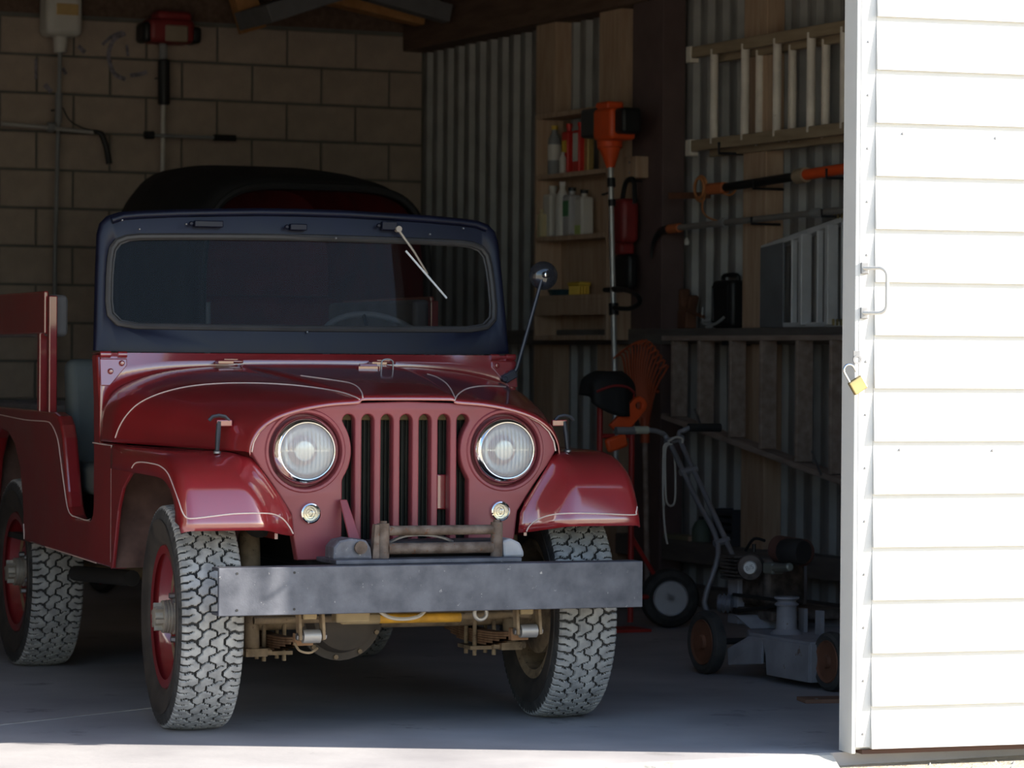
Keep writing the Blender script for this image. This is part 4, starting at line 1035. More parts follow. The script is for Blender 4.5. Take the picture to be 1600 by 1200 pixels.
stripe_on([BT], [(113, 806), (122, 809), (134, 812.5), (141, 811), (145, 800), (146, 780), (146.5, 740), (147, 690)])
q = MB(); q.tube([(-0.7395, 0.790, 0.869), (-0.7395, 0.66, 0.868), (-0.7395, 0.530, 0.867), (-0.7395, 0.5285, 0.70), (-0.7395, 0.5285, 0.487)], 0.0024, n=6); q.build('pinstripe', M_STRIPE, jeep)
stripe_on([BT], [(40, 846), (80, 857), (130, 873), (160, 883), (173, 890)])
stripe_on([BT], [(38, 842), (36, 800), (33, 760)])

chip = [(x, GY - 0.001, z + 0.001) for x, z in [(-a, b) for a, b in half[8:0:-1]] + half[:9]]
q = MB(); q.tube(chip[:6], 0.0025, n=6); q.build('chipped_edge', M_STRIPE, gr)
q = MB(); q.tube(chip[-6:], 0.0025, n=6); q.build('chipped_edge', M_STRIPE, gr)

# ================================================================== things in the garage
def wbuild(mb, name, m, parent, **kw):
    """mesh given in world coordinates, stored relative to its (unrotated) parent"""
    L = parent.location
    if parent.parent is not None: L = parent.parent.location
    mb.v = [(a - L[0], b - L[1], c - L[2]) for a, b, c in mb.v]
    return mb.build(name, m, parent, **kw)
def rbox(c, d, rot=None): q = MB(); q.box(c, d, rot); return q

# ---------------------------------------------------------------- string trimmers on the back wall
def hook(t, p, toward, m=M_DARKSTEEL):
    q = MB(); q.tube([p, p + toward], 0.005, n=6); wbuild(q, 'wall_hook', m, t)
p = wb(95, 30, 0.14)
t = thing('string_trimmer', 'white-headed string trimmer hanging head up on the concrete block wall', 'trimmer', wb(85, 620, 0.14))
wbuild(rbox(p + V(0, 0, 0.02), (0.20, 0.17, 0.23)), 'motor_housing', M_WHITEP, t, bevel=0.035, seg=3, smooth=40)
wbuild(rbox(p + V(0.01, -0.088, 0.045), (0.12, 0.015, 0.06)), 'rating_label', mat('amber_label', (0.6, 0.40, 0.16), rough=0.6), t, bevel=0.004)
q = MB(); c0_, c1_ = wb(95, 40, 0.14), wb(94, 82, 0.14); q.cyl(c0_, c1_, 0.045, 0.033, n=16); wbuild(q, 'collar', M_WHITEP, t)
q = MB(); q.tube([wb(94, 80, 0.14), wb(91, 200, 0.14), wb(86, 400, 0.14), wb(84, 620, 0.14)], 0.0115, n=10); wbuild(q, 'shaft', M_GREYP, t)
q = MB(); q.tube([wb(92, 145, 0.14), wb(91, 192, 0.14)], 0.019, n=12); wbuild(q, 'shaft_sleeve', M_GREYP, t)
q = MB(); q.tube([wb(2, 193, 0.15), wb(60, 198, 0.15), wb(146, 207, 0.15)], 0.011, n=10); wbuild(q, 'crossbar', M_PIPE, t)
q = MB(); q.cyl(wb(74, 198, 0.15), wb(84, 199, 0.15), 0.026, n=12); wbuild(q, 'clamp', M_GREYP, t)
q = MB(); q.tube(smooth_path([wb(145, 206, 0.15), wb(158, 209, 0.15), wb(166, 230, 0.15), wb(171, 256, 0.15)], 4), [0.012] * 4 + [0.016] * 9, n=10); wbuild(q, 'grip', M_BLACK, t)
q = MB(); q.tube(smooth_path([wb(98, 168, 0.15), wb(108, 187, 0.15), wb(126, 199, 0.15), wb(150, 205, 0.15)], 4), 0.004, n=6); wbuild(q, 'throttle_cable', M_BLACK, t)
hook(t, wb(92, 170, 0.14), V(0, 0.136, 0))
t = thing('string_trimmer', 'red-headed string trimmer with black foam grip hanging on the concrete block wall', 'trimmer', wb(252, 420, 0.14))
p = wb(262, 50, 0.15)
wbuild(rbox(p, (0.26, 0.17, 0.13)), 'motor_housing', M_DKRED, t, bevel=0.03, seg=3)
wbuild(rbox(p + V(-0.135, 0, -0.01), (0.05, 0.15, 0.11)), 'starter_cover', M_BLACK, t, bevel=0.02)
wbuild(rbox(p + V(0.145, 0, -0.015), (0.06, 0.14, 0.09)), 'muffler', M_BLACK, t, bevel=0.02)
wbuild(rbox(p + V(0.02, -0.09, -0.015), (0.13, 0.02, 0.09)), 'front_cover', mat('beige_cover', (0.36, 0.28, 0.2), rough=0.6), t, bevel=0.012)
wbuild(rbox(p + V(0.02, 0, 0.085), (0.20, 0.13, 0.05)), 'fuel_tank', M_DKRED, t, bevel=0.02)
q = MB(); q.cyl(wb(255, 68, 0.14), wb(255, 95, 0.14), 0.022, n=12); wbuild(q, 'collar', M_GREYP, t)
q = MB(); q.cyl(wb(256, 93, 0.14), wb(256, 164, 0.14), 0.033, n=16); wbuild(q, 'foam_grip', M_BLACK, t, bevel=0.008)
q = MB(); q.tube([wb(255, 160, 0.14), wb(254, 280, 0.14), wb(252, 420, 0.14)], 0.0125, n=10); wbuild(q, 'shaft', M_WHITEP, t)
q = MB(); q.cyl(wb(232, 211, 0.15), wb(338, 215, 0.15), 0.010, n=10); wbuild(q, 'crossbar', M_GREYP, t)
q = MB(); q.cyl(wb(334, 215, 0.15), wb(368, 216, 0.15), 0.018, n=12); wbuild(q, 'grip', M_BLACK, t)
q = MB(); q.cyl(wb(226, 211, 0.15), wb(240, 211, 0.15), 0.022, n=12); wbuild(q, 'knob', M_BLACK, t)
hook(t, wb(255, 120, 0.14), V(0, 0.136, 0))

# ---------------------------------------------------------------- buggy parked behind the jeep
bg_ = thing('buggy', 'old buggy with rounded black canvas top and deep red lining, parked behind the jeep', 'buggy', (1.46, 5.0, 0))
def arch_row(xc, w, zb_, zt_, y, n=36, e=4.6):
    out = []
    for i in range(n + 1):
        a = math.pi * i / n; c_, s_ = math.cos(a), math.sin(a)
        out.append((xc - w / 2 * math.copysign(abs(c_) ** (2 / e), c_), y, zb_ + (zt_ - zb_) * abs(s_) ** (2 / e)))
    return out
secs = [(4.28, 1.12, 1.945), (4.45, 1.15, 1.985), (4.75, 1.18, 2.03), (5.1, 1.19, 2.065), (5.35, 1.18, 2.065), (5.5, 1.15, 2.02)]
rows = [arch_row(1.475, w, 1.25, z, y) for y, w, z in secs]
q = MB(); q.grid(rows); wbuild(q, 'canvas_top', M_CANVAS, bg_, solid=0.012)
rows = [arch_row(1.475, w - 0.05, 1.25, z - 0.03, y + 0.01) for y, w, z in secs]
q = MB(); q.grid(rows)
q.add(rows[-1], [tuple(range(len(rows[-1])))]); wbuild(q, 'lining', M_LINING, bg_)
q = MB(); q.tube(arch_row(1.475, 1.11, 1.25, 1.935, 4.27), 0.018, n=8); wbuild(q, 'front_bow', M_CANVAS, bg_)
for x in (0.945, 2.005):
    q = MB(); q.cyl((x, 4.262, 0.80), (x, 4.27, 1.40), 0.013, n=8); wbuild(q, 'top_post', M_GREYP, bg_)
wbuild(rbox((1.475, 5.25, 1.18), (1.02, 0.14, 0.55), Matrix.Rotation(-0.15, 3, 'X')), 'seat_back', M_LINING, bg_, bevel=0.05, seg=3)
wbuild(rbox((1.475, 4.95, 0.86), (1.02, 0.55, 0.16)), 'seat_cushion', M_LINING, bg_, bevel=0.04, seg=3)
wbuild(rbox((1.475, 4.9, 0.66), (1.06, 1.35, 0.26)), 'body', M_CANVAS, bg_, bevel=0.03)
wbuild(rbox((1.475, 4.24, 0.90), (1.06, 0.04, 0.42)), 'dash_board', M_CANVAS, bg_, bevel=0.01)
bwheel = None
for x in (0.90, 2.05):
    for y in (4.45, 5.65):
        q = MB(); q.tube(arc((0, 0, 0), 0.40, 0, 2 * math.pi, 36, (0, 1, 0), (0, 0, 1))[:-1], 0.022, n=8, closed=True)
        if bwheel is None:
            bwheel = q.build('wheel', M_CANVAS, bg_); w = bwheel
            q = MB(); q.cyl((-0.06, 0, 0), (0.06, 0, 0), 0.045, n=14)
            for k in range(12):
                a = k * math.pi / 6; q.cyl((0, 0.04 * math.cos(a), 0.04 * math.sin(a)), (0, 0.39 * math.cos(a), 0.39 * math.sin(a)), 0.010, n=6)
            q.build('spokes', M_LINING, w)
        else: w = dup(bwheel, bg_)
        w.location = (x - 1.46, y - 5.0, 0.422)
for y in (4.45, 5.65):
    q = MB(); q.cyl((0.9, y, 0.422), (2.05, y, 0.422), 0.022, n=10); q.bb((1.3, y - 0.03, 0.42), (1.65, y + 0.03, 0.56)); wbuild(q, 'axle', M_DARKSTEEL, bg_, smooth=30)

# ---------------------------------------------------------------- shelf unit on the studs
SO, SB = 0.245, 0.092                                   # front edge and back edge off the wall
ya, yb_ = wr(838, 300, SO).y, wr(946, 300, SO).y
zs = [wr(850, 178, SO).z, wr(850, 273, SO).z, wr(850, 370, SO).z, wr(850, 462, SO).z, wr(850, 524, SO).z]
sh = thing('wall_shelf', 'brown wooden wall shelf of open compartments between two studs', 'shelf', (XR - SB, (ya + yb_) / 2, zs[-1]))
for i, z in enumerate(zs):
    q = MB(); q.bb((XR - SO, yb_, z - 0.024), (XR - SB, ya, z)); wbuild(q, 'shelf_board', M_STUD, sh, smooth=0, bevel=0.003)
for y0_ in (ya, yb_ - 0.022):
    q = MB(); q.bb((XR - SO, y0_, zs[-1] - 0.024), (XR - SB, y0_ + 0.022, zs[0])); wbuild(q, 'side_board', M_STUD, sh, smooth=0, bevel=0.003)
q = MB(); q.bb((XR - SB - 0.008, yb_, zs[-1]), (XR - SB, ya, zs[1])); wbuild(q, 'back_board', M_STUD, sh, smooth=0)
q = MB(); q.bb((XR - SO, yb_, zs[3] - 0.10), (XR - SO + 0.02, ya, zs[3] - 0.024)); wbuild(q, 'fascia_board', M_STUD, sh, smooth=0)
def bottle(u, off, z0, h, r, mname, label, cap, shape='round', band=None, bandz=(0.25, 0.6), neck=0.42, group=None, name='bottle', handle=False):
    y = wr(u, 300, off).y; c = Vector((XR - off, y, z0))
    t = thing(name, label, 'bottle', c, group=group)
    q = MB()
    if shape == 'round':
        q.lathe([(0, 0), (r * 0.94, 0), (r, 0.006), (r, h * 0.68), (r * 0.85, h * 0.76), (r * neck, h * 0.86), (r * neck, h * 0.93), (0, h * 0.93)], n=20); q.build('body', mname, t)
    else:
        q.box((0, 0, h * 0.42), (r * 1.7, r * 2, h * 0.84)); q.build('body', mname, t, bevel=r * 0.3, seg=3)
        q = MB(); q.cyl((0, 0, h * 0.82), (0, 0, h * 0.94), r * 0.38, n=12); q.build('neck', mname, t)
    q = MB(); q.cyl((0, 0, h * 0.92), (0, 0, h), r * (neck + 0.06), n=14); q.build('cap', cap, t)
    if band:
        q = MB()
        if shape == 'round': q.lathe([(r + 0.0012, h * bandz[0]), (r + 0.0012, h * bandz[1])], n=24, caps=False)
        else: q.box((-r * 0.86, 0, h * (bandz[0] + bandz[1]) / 2), (0.003, r * 1.5, h * (bandz[1] - bandz[0])))
        q.build('label', band, t)
    if handle:
        q = MB(); q.tube(smooth_path([(0, r * 0.75, h * 0.80), (0, r * 1.25, h * 0.74), (0, r * 1.30, h * 0.55), (0, r * 0.95, h * 0.45)], 4), r * 0.16, n=8); q.build('handle', mname, t)
    return t
z1, z2, z3 = zs[1], zs[2], zs[3]
hpx = lambda v0, v1: abs(wr(880, v0, 0.18).z - wr(880, v1, 0.18).z)
bottle(866, 0.17, z1, hpx(186, 264), 0.034, M_GREYP, 'dark grey bottle with yellow cap on the top shelf of the wall shelf', M_YELP, band=M_WHITEP, bandz=(0.3, 0.62))
bottle(879, 0.215, z1, hpx(232, 265), 0.018, M_WHITEP, 'small white bottle in front of the red bottles on the shelf', M_WHITEP, neck=0.5)
bottle(889, 0.17, z1, hpx(184, 262), 0.034, M_REDP, 'red bottle with a broad yellow label on the top shelf', M_REDP, shape='box', band=M_YELP, bandz=(0.42, 0.66))
bottle(907, 0.17, z1, hpx(182, 260), 0.036, M_REDP, 'tall red canister with black and white label on the shelf', M_REDP, shape='box', band=M_WHITEP, bandz=(0.22, 0.78))
bottle(920, 0.15, z1, hpx(188, 259), 0.022, mat('gold_tin', (0.5, 0.36, 0.14), rough=0.4, metal=0.3), 'narrow gold tin at the end of the red bottles on the shelf', M_YELP, shape='box')
bottle(847, 0.225, z2, hpx(324, 368), 0.022, mat('cream_plastic', (0.62, 0.52, 0.30), rough=0.5), 'low cream tub beside the white jugs on the shelf', 'cream_plastic', shape='box', name='tub')
bottle(864, 0.17, z2, hpx(284, 365), 0.045, M_WHITEP, 'white jug with an arched handle on the middle shelf', M_WHITEP, shape='box', handle=True, name='jug')
bottle(879, 0.20, z2, hpx(279, 364), 0.036, M_WHITEP, 'plain white bottle with a small pale cap on the middle shelf', mat('pale_cap', (0.75, 0.7, 0.66), rough=0.5), name='jug')
bottle(894, 0.19, z2, hpx(287, 362), 0.042, mat('greyish_plastic', (0.50, 0.48, 0.48), rough=0.5), 'greyish white jug with dark green emblem on the middle shelf', M_BLACK, shape='box', band=M_GREENP, bandz=(0.40, 0.72), name='jug')
bottle(913, 0.17, z2, hpx(290, 360), 0.042, M_WHITEP, 'white jug with lime green foot label on the middle shelf', M_BLACK, shape='box', band=M_LIME, bandz=(0.02, 0.22), name='jug')
y = wr(905, 450, 0.18).y; t = thing('scrub_brush', 'yellow scrubbing brush on the lower shelf of the wall shelf', 'brush', (XR - 0.18, y, z3))
q = MB(); q.box((0, 0, 0.055), (0.07, 0.13, 0.02)); q.build('back', M_YELP, t, bevel=0.006)
q = MB()
for i in range(4):
    for j in range(7): q.cyl((-0.025 + i * 0.016, -0.054 + j * 0.018, 0.0), (-0.025 + i * 0.016, -0.054 + j * 0.018, 0.048), 0.006, n=5)
q.build('bristles', M_YELP, t)
y = wr(874, 455, 0.18).y; t = thing('tray', 'dark teal plastic tray on the lower shelf of the wall shelf', 'tray', (XR - 0.17, y, z3))
q = MB(); q.lathe([(0, 0), (0.055, 0), (0.07, 0.03), (0.067, 0.03), (0.053, 0.005), (0, 0.005)], n=24); o = q.build('dish', M_TEAL, t); o.scale = (0.85, 1.5, 1)

# ---------------------------------------------------------------- orange trimmer on the stud by the shelf
OF = 0.325
t = thing('string_trimmer', 'orange string trimmer with long pale shaft hanging in front of the wall shelf', 'trimmer', wr(963, 780, OF))
P = lambda u, v, o=OF: wr(u, v, o)
def px_box(u0, v0, u1, v1, off, dep):
    a, b = P(u0, v0, off), P(u1, v1, off); return rbox(((a.x + b.x) / 2, (a.y + b.y) / 2, (a.z + b.z) / 2), (dep, abs(a.y - b.y), abs(a.z - b.z)))
wbuild(px_box(946, 172, 974, 218, OF, 0.14), 'motor_housing', M_ORANGE, t, bevel=0.02, seg=3)
wbuild(px_box(943, 161, 962, 176, OF, 0.09), 'starter_handle', M_ORANGE, t, bevel=0.01)
wbuild(px_box(922, 172, 947, 214, OF, 0.11), 'air_filter', mat('dark_grey_plastic', (0.06, 0.06, 0.06), rough=0.6), t, bevel=0.015)
wbuild(px_box(974, 170, 988, 208, OF, 0.10), 'fuel_tank', M_BLACK, t, bevel=0.015)
q = MB(); q.cyl(P(952, 214), P(953, 232), 0.062, 0.060, n=20); q.cyl(P(953, 232), P(954, 262), 0.052, 0.020, n=20); wbuild(q, 'clutch_cone', M_ORANGE, t, smooth=40)
q = MB(); q.tube([P(954, 258), P(956, 360), P(960, 560), P(963, 780)], 0.0135, n=10); wbuild(q, 'shaft', M_PIPE, t)
q = MB(); q.cyl(P(955, 278), P(955.5, 292), 0.020, n=10); q.cyl(P(956, 312), P(956.5, 322), 0.018, n=10); wbuild(q, 'shaft_sleeve', M_BLACK, t)
q = MB(); q.tube(smooth_path([P(958, 451), P(985, 455, OF + 0.1), P(1000, 470, OF + 0.12), P(985, 482, OF + 0.1), P(959, 481)], 5), 0.012, n=8); wbuild(q, 'loop_handle', M_BLACK, t)
q = MB(); q.cyl(P(945, 453), P(972, 453), 0.012, n=8); q.cyl(P(958.7, 474), P(959.3, 492), 0.024, n=10); wbuild(q, 'handle_clamp', M_BLACK, t)
q = MB(); q.tube([P(955.5, 300), V(XR - SO - 0.012, yb_ + 0.01, P(956, 300).z), V(XR - SO + 0.002, yb_ + 0.01, P(956, 300).z)], 0.005, n=6); wbuild(q, 'shelf_hook', M_DARKSTEEL, t)

t = thing('hedge_trimmer', 'dark red power tool hanging behind the orange trimmer shaft', 'power tool', wr(972, 400, 0.2))
P2 = lambda u, v, o=0.2: wr(u, v, o)
wbuild(px_box(962, 312, 986, 380, 0.2, 0.10), 'body', M_DKRED, t, bevel=0.03, seg=3)
wbuild(px_box(966, 380, 981, 398, 0.2, 0.08), 'nose', M_DKRED, t, bevel=0.015)
wbuild(px_box(966, 398, 990, 452, 0.19, 0.06), 'motor_grip', M_BLACK, t, bevel=0.02)
q = MB(); q.tube(smooth_path([P2(972, 315), P2(978, 285), P2(990, 282), P2(992, 318)], 4), 0.012, n=8); wbuild(q, 'rear_handle', M_BLACK, t)
hook(t, P2(980, 283), V(0.09, 0, 0))
c = wr(994, 262, 0.155); t = thing('wood_block', 'short pale wood block nailed to the dark column', 'block', c)
wbuild(rbox(c, (0.07, 0.125, 0.105)), 'block', M_STUD, t, smooth=0, bevel=0.004)
for dz in (-0.025, 0.025):
    q = MB(); q.cyl(c + V(-0.038, 0, dz), c + V(-0.034, 0, dz), 0.006, n=8); wbuild(q, 'nail', M_STEEL, t)

# ---------------------------------------------------------------- extension ladder on the right wall
LO = 0.17
zt_, zb2 = wr(1180, 66, LO).z, wr(1180, 217, LO).z
y_l = wr(1082, 150, LO).y; y_r = 1.35
t = thing('extension_ladder', 'wood-railed extension ladder with pale round rungs hung sideways high on the ribbed wall', 'ladder', (XR - LO, (y_l + y_r) / 2, zb2))
for k, (off, dz, sh_) in enumerate(((LO, 0, 0), (LO - 0.075, -0.025, 0.06))):
    for z, nm in ((zt_, 'rail'), (zb2, 'rail')):
        q = MB(); q.bb((XR - off - 0.017, y_r, z + dz - 0.026), (XR - off + 0.017, y_l - sh_, z + dz + 0.026)); wbuild(q, nm, M_LADWOOD, t, smooth=0, bevel=0.004)
us = [1116, 1164, 1214, 1267, 1319]
def rungs(us, off, dz, ext):
    ys_ = [wr(u, 150, off).y for u in us]; d = (ys_[0] - ys_[-1]) / (len(ys_) - 1)
    ys_ += [ys_[-1] - d * i for i in range(1, ext)]
    for y in ys_:
        if y < y_r + 0.05: continue
        q = MB(); q.cyl((XR - off, y, zb2 + dz), (XR - off, y, zt_ + dz), 0.020, n=12); wbuild(q, 'rung', M_DUSTYALU, t)
rungs(us, LO, 0, 4); rungs([1187, 1238, 1290], LO - 0.075, -0.025, 4)
for z in (zt_, zb2):
    q = MB(); q.bb((XR - LO - 0.022, y_l - 0.02, z - 0.046), (XR - LO + 0.022, y_l + 0.03, z + 0.03)); wbuild(q, 'foot', M_DUSTYALU, t, smooth=0, bevel=0.003)
for y in (3.55, 2.0):
    q = MB(); q.tube([V(XR - 0.02, y, zb2 - 0.05), V(XR - LO - 0.03, y, zb2 - 0.05), V(XR - LO - 0.03, y, zb2 + 0.0)], 0.007, n=6); wbuild(q, 'wall_hook', M_DARKSTEEL, t)

# ---------------------------------------------------------------- long poles
PO = 0.15
t = thing('pole_saw', 'black and orange pole pruner with coiled orange cord hung level on the ribbed wall', 'pole saw', wr(1200, 280, PO))
P = lambda u, v, o=PO: wr(u, v, o)
d_ = (P(1320, 264) - P(1140, 292)).normalized()
q = MB(); q.cyl(P(1133, 293), P(1250, 275), 0.020, n=12); wbuild(q, 'lower_tube', M_BLACK, t)
q = MB(); q.cyl(P(1252, 274), P(1320, 264) + d_ * 0.9, 0.024, n=14); wbuild(q, 'upper_tube', M_ORANGE, t)
q = MB(); q.cyl(P(1246, 276), P(1260, 273), 0.034, n=12); wbuild(q, 'joint_collar', mat('collar_tan', (0.4, 0.3, 0.2), rough=0.7), t)
q = MB(); q.tube(arc(P(1095, 295), 0.058, 0, 2 * math.pi, 22, (0, 1, 0), (0, 0, 1))[:-1], 0.007, n=6, closed=True); q.tube(arc(P(1096, 294) + V(-0.012, 0, 0), 0.046, 0, 2 * math.pi, 22, (0, 1, 0), (0, 0, 1))[:-1], 0.007, n=6, closed=True)
wbuild(q, 'cord_coil', mat('orange_cord', (0.5, 0.2, 0.07), rough=0.7), t)
wbuild(px_box(1108, 287, 1134, 302, PO, 0.05), 'saw_head', mat('dull_orange', (0.55, 0.15, 0.05), rough=0.6), t, bevel=0.012)
q = MB(); q.tube(smooth_path([P(1100, 308), P(1097, 325), P(1104, 338), P(1122, 346)], 5), 0.005, n=6); q.tube(smooth_path([P(1125, 300), P(1140, 305), P(1150, 297)], 4), 0.005, n=6); wbuild(q, 'cord_tail', 'orange_cord', t)
q = MB(); q.beam(P(1045, 306), P(1110, 305), 0.006, 0.03); wbuild(q, 'saw_blade', M_BROWN, t, smooth=0)
for u, v in ((1185, 285), (1300, 268)):
    q = MB(); q.tube([P(u, v) + V(PO - 0.02, 0, -0.028), P(u, v) + V(-0.028, 0, -0.028), P(u, v) + V(-0.028, 0, 0.012)], 0.006, n=6); wbuild(q, 'wall_hook', M_DARKSTEEL, t)
t = thing('pole_pruner', 'long grey pole with black hooked pruning head hung below the orange pole saw', 'pole pruner', wr(1200, 345, PO))
d_ = (P(1320, 328) - P(1060, 356)).normalized()
q = MB(); q.cyl(P(1058, 356), P(1320, 328) + d_ * 0.9, 0.0145, n=12); wbuild(q, 'pole', mat('grey_pole', (0.30, 0.28, 0.26), rough=0.5, metal=0.3), t)
q = MB(); q.cyl(P(1270, 333), P(1285, 332), 0.020, n=12); q.cyl(P(1128, 348), P(1134, 348), 0.022, n=10); wbuild(q, 'pole_clamp', M_GREYP, t)
q = MB(); q.cyl(P(1046, 358), P(1062, 356), 0.022, n=12); wbuild(q, 'head_socket', 'dull_orange', t)
q = MB(); q.tube(smooth_path([P(1048, 358), P(1034, 360), P(1024, 372), P(1019, 388), P(1018, 404)], 5), [0.022 - 0.0009 * i for i in range(21)], n=8); wbuild(q, 'hook_blade', M_BLACK, t)
q = MB(); q.tube([P(1073, 356), P(1073, 371)], 0.002, n=5); wbuild(q, 'tag_string', M_ROPE, t)
q = MB(); c = P(1073, 378); q.lathe([(0, -0.018), (0.010, -0.014), (0.013, 0.0), (0.008, 0.012), (0.004, 0.02), (0, 0.02)], o=c, n=12); wbuild(q, 'pull_knob', M_WHITEP, t)
for u, v in ((1180, 343), (1290, 331)):
    q = MB(); q.tube([P(u, v) + V(PO - 0.02, 0, -0.02), P(u, v) + V(-0.02, 0, -0.02), P(u, v) + V(-0.02, 0, 0.012)], 0.006, n=6); wbuild(q, 'wall_hook', M_DARKSTEEL, t)

# ---------------------------------------------------------------- aluminium step ladder standing on the girt
AO = 0.062
za_ = za + 0.001
yA, yC = wr(1197, 450, AO).y, 1.2
t = thing('step_ladder', 'aluminium step ladder lying on its side on the wall ledge beside the stud', 'ladder', (XR - AO, (yA + yC) / 2, za_))
zA0 = wr(1197, 384, AO).z; zA1 = wr(1320, 340, AO).z; y1320 = wr(1320, 340, AO).y
slope = (zA1 - zA0) / (yA - y1320)
q = MB(); q.bb((XR - AO - 0.03, yC, za_), (XR - AO + 0.03, yA, za_ + 0.022)); wbuild(q, 'rail', M_ALU, t, smooth=0, bevel=0.003)
q = MB(); q.beam((XR - AO, yA, zA0 - 0.012), (XR - AO, yC, zA0 + slope * (yA - yC) - 0.012), 0.06, 0.024); wbuild(q, 'rail', M_ALU, t, smooth=0, bevel=0.003)
q = MB(); y2 = wr(1233, 450, AO).y
q.prism([(XR - AO - 0.032, yA, za_), (XR - AO - 0.032, y2, za_), (XR - AO - 0.032, y2, zA0 + slope * (yA - y2) - 0.02), (XR - AO - 0.032, yA, zA0 - 0.01)], (0.012, 0, 0)); wbuild(q, 'top_plate', mat('dull_aluminium', (0.27, 0.28, 0.30), rough=0.55, metal=0.5), t, smooth=0, bevel=0.002)
for k, (u, w_, d_) in enumerate(((1236, 0.012, 0.030), (1249, 0.030, 0.055), (1276, 0.012, 0.030), (1290, 0.030, 0.055), (1314, 0.012, 0.03))):
    y = wr(u, 450, AO + d_).y
    q = MB(); q.bb((XR - AO - d_, y - w_ / 2, za_ + 0.01), (XR - AO + 0.0, y + w_ / 2, zA0 + slope * (yA - y) - 0.02)); wbuild(q, 'tread', M_ALU, t, smooth=0, bevel=0.004)
for y in (y1320 - 0.25, y1320 - 0.5, y1320 - 0.75):
    q = MB(); q.bb((XR - AO - 0.03, y - 0.025, za_ + 0.01), (XR - AO + 0.03, y + 0.025, zA0 + slope * (yA - y) - 0.02)); wbuild(q, 'tread', M_ALU, t, smooth=0, bevel=0.004)
for k in range(4):
    for z in (za_ + 0.006, zA1 - 0.004):
        y = wr(1303 + 6 * k, 500, AO + 0.03).y; q = MB(); q.bb((XR - AO - 0.036, y - 0.006, z), (XR - AO - 0.03, y + 0.006, z + 0.028)); wbuild(q, 'rivet_tab', M_BRASS, t, smooth=0)

# ---------------------------------------------------------------- things standing on the girt
c = wr(1140, 470, 0.07); hgt = wr(1140, 428, 0.07).z - za
t = thing('jerry_can', 'black plastic fuel can with recessed panel on the wall ledge', 'fuel can', (XR - 0.065, c.y, za))
q = MB(); q.box((0, 0, hgt * 0.44), (0.10, 0.20, hgt * 0.88)); q.build('body', M_BLACK, t, bevel=0.022, seg=3)
q = MB(); q.tube([(-0.052, 0.075, hgt * 0.12), (-0.052, 0.075, hgt * 0.76), (-0.052, -0.075, hgt * 0.76), (-0.052, -0.075, hgt * 0.12)], 0.008, n=6, closed=True); q.build('panel_rib', M_BLACK, t)
q = MB(); q.tube(smooth_path([(0, 0.07, hgt * 0.86), (0, 0.06, hgt * 0.97), (0, -0.06, hgt * 0.97), (0, -0.07, hgt * 0.86)], 4), 0.011, n=8); q.build('handle', M_BLACK, t)
q = MB(); q.tube(smooth_path([(-0.05, 0.08, hgt * 0.2), (-0.09, 0.11, hgt * 0.1), (-0.085, 0.0, hgt * 0.07), (-0.06, -0.05, hgt * 0.2)], 4), 0.007, n=6); q.build('spout_hose', M_GREYP, t)
c = wr(1075, 490, 0.06); t = thing('hand_clamp', 'rusty brown iron clamp lying on the wall ledge beside the fuel can', 'clamp', (XR - 0.065, c.y, za))
q = MB(); q.box((0, 0, 0.045), (0.06, 0.09, 0.09)); q.box((0, 0.03, 0.13), (0.05, 0.03, 0.12)); q.box((0, -0.05, 0.12), (0.05, 0.03, 0.08), Matrix.Rotation(0.4, 3, 'X')); q.build('jaws', M_BROWN, t, smooth=0, bevel=0.008)
q = MB(); q.cyl((-0.02, 0.03, 0.10), (-0.02, -0.20, 0.055), 0.009, n=8); q.build('screw', M_BROWN, t)
q = MB(); q.cyl((-0.02, -0.19, 0.02), (-0.02, -0.19, 0.10), 0.006, n=8); q.build('turn_bar', M_STEEL, t)

# ---------------------------------------------------------------- old wooden step ladder on the wall
WO = 0.20
yL, yR = wr(1046, 600, WO).y, 1.45
zT = wr(1180, 524, WO).z; zB0 = wr(1048, 650, WO).z; zB1 = wr(1318, 750, WO).z; yB1 = wr(1318, 750, WO).y
sl = (zB1 - zB0) / (yL - yB1)
zbot = lambda y: zB0 + sl * (yL - y)
t = thing('step_ladder', 'old weathered wooden step ladder hung sideways on the wall, wider towards the door', 'ladder', (XR - WO, (yL + yR) / 2, zbot(yR)))
q = MB(); q.bb((XR - WO - 0.045, yR, zT - 0.024), (XR - WO + 0.045, yL, zT)); wbuild(q, 'rail', M_OLDWOOD, t, smooth=0, bevel=0.004)
q = MB(); q.beam((XR - WO, yL, zB0), (XR - WO, yR, zbot(yR)), 0.09, 0.026); wbuild(q, 'rail', M_OLDWOOD, t, smooth=0, bevel=0.004)
for u in (1049, 1090, 1139, 1187, 1243, 1296, 1350):
    y = wr(u, 600, WO + 0.042).y
    q = MB(); q.box((XR - WO, y, (zT + zbot(y)) / 2), (0.084, 0.022, zT - zbot(y) - 0.03), Matrix.Rotation(0.12, 3, 'Z')); wbuild(q, 'tread', M_OLDWOOD, t, smooth=0, bevel=0.003)
for u in (1110, 1296):
    y = wr(u, 650, WO).y; q = MB(); q.cyl((XR - WO - 0.05, y + 0.06, zbot(y) + 0.10), (XR - WO - 0.05, y - 0.02, zbot(y) + 0.0), 0.006, n=6); wbuild(q, 'tie_rod', M_STEEL, t)
for y in (3.45, 2.1):
    q = MB(); q.bb((XR - WO - 0.02, y - 0.02, zT - 0.045), (XR - 0.02, y + 0.02, zT - 0.024)); wbuild(q, 'wall_bracket', M_DARKSTEEL, t, smooth=0)

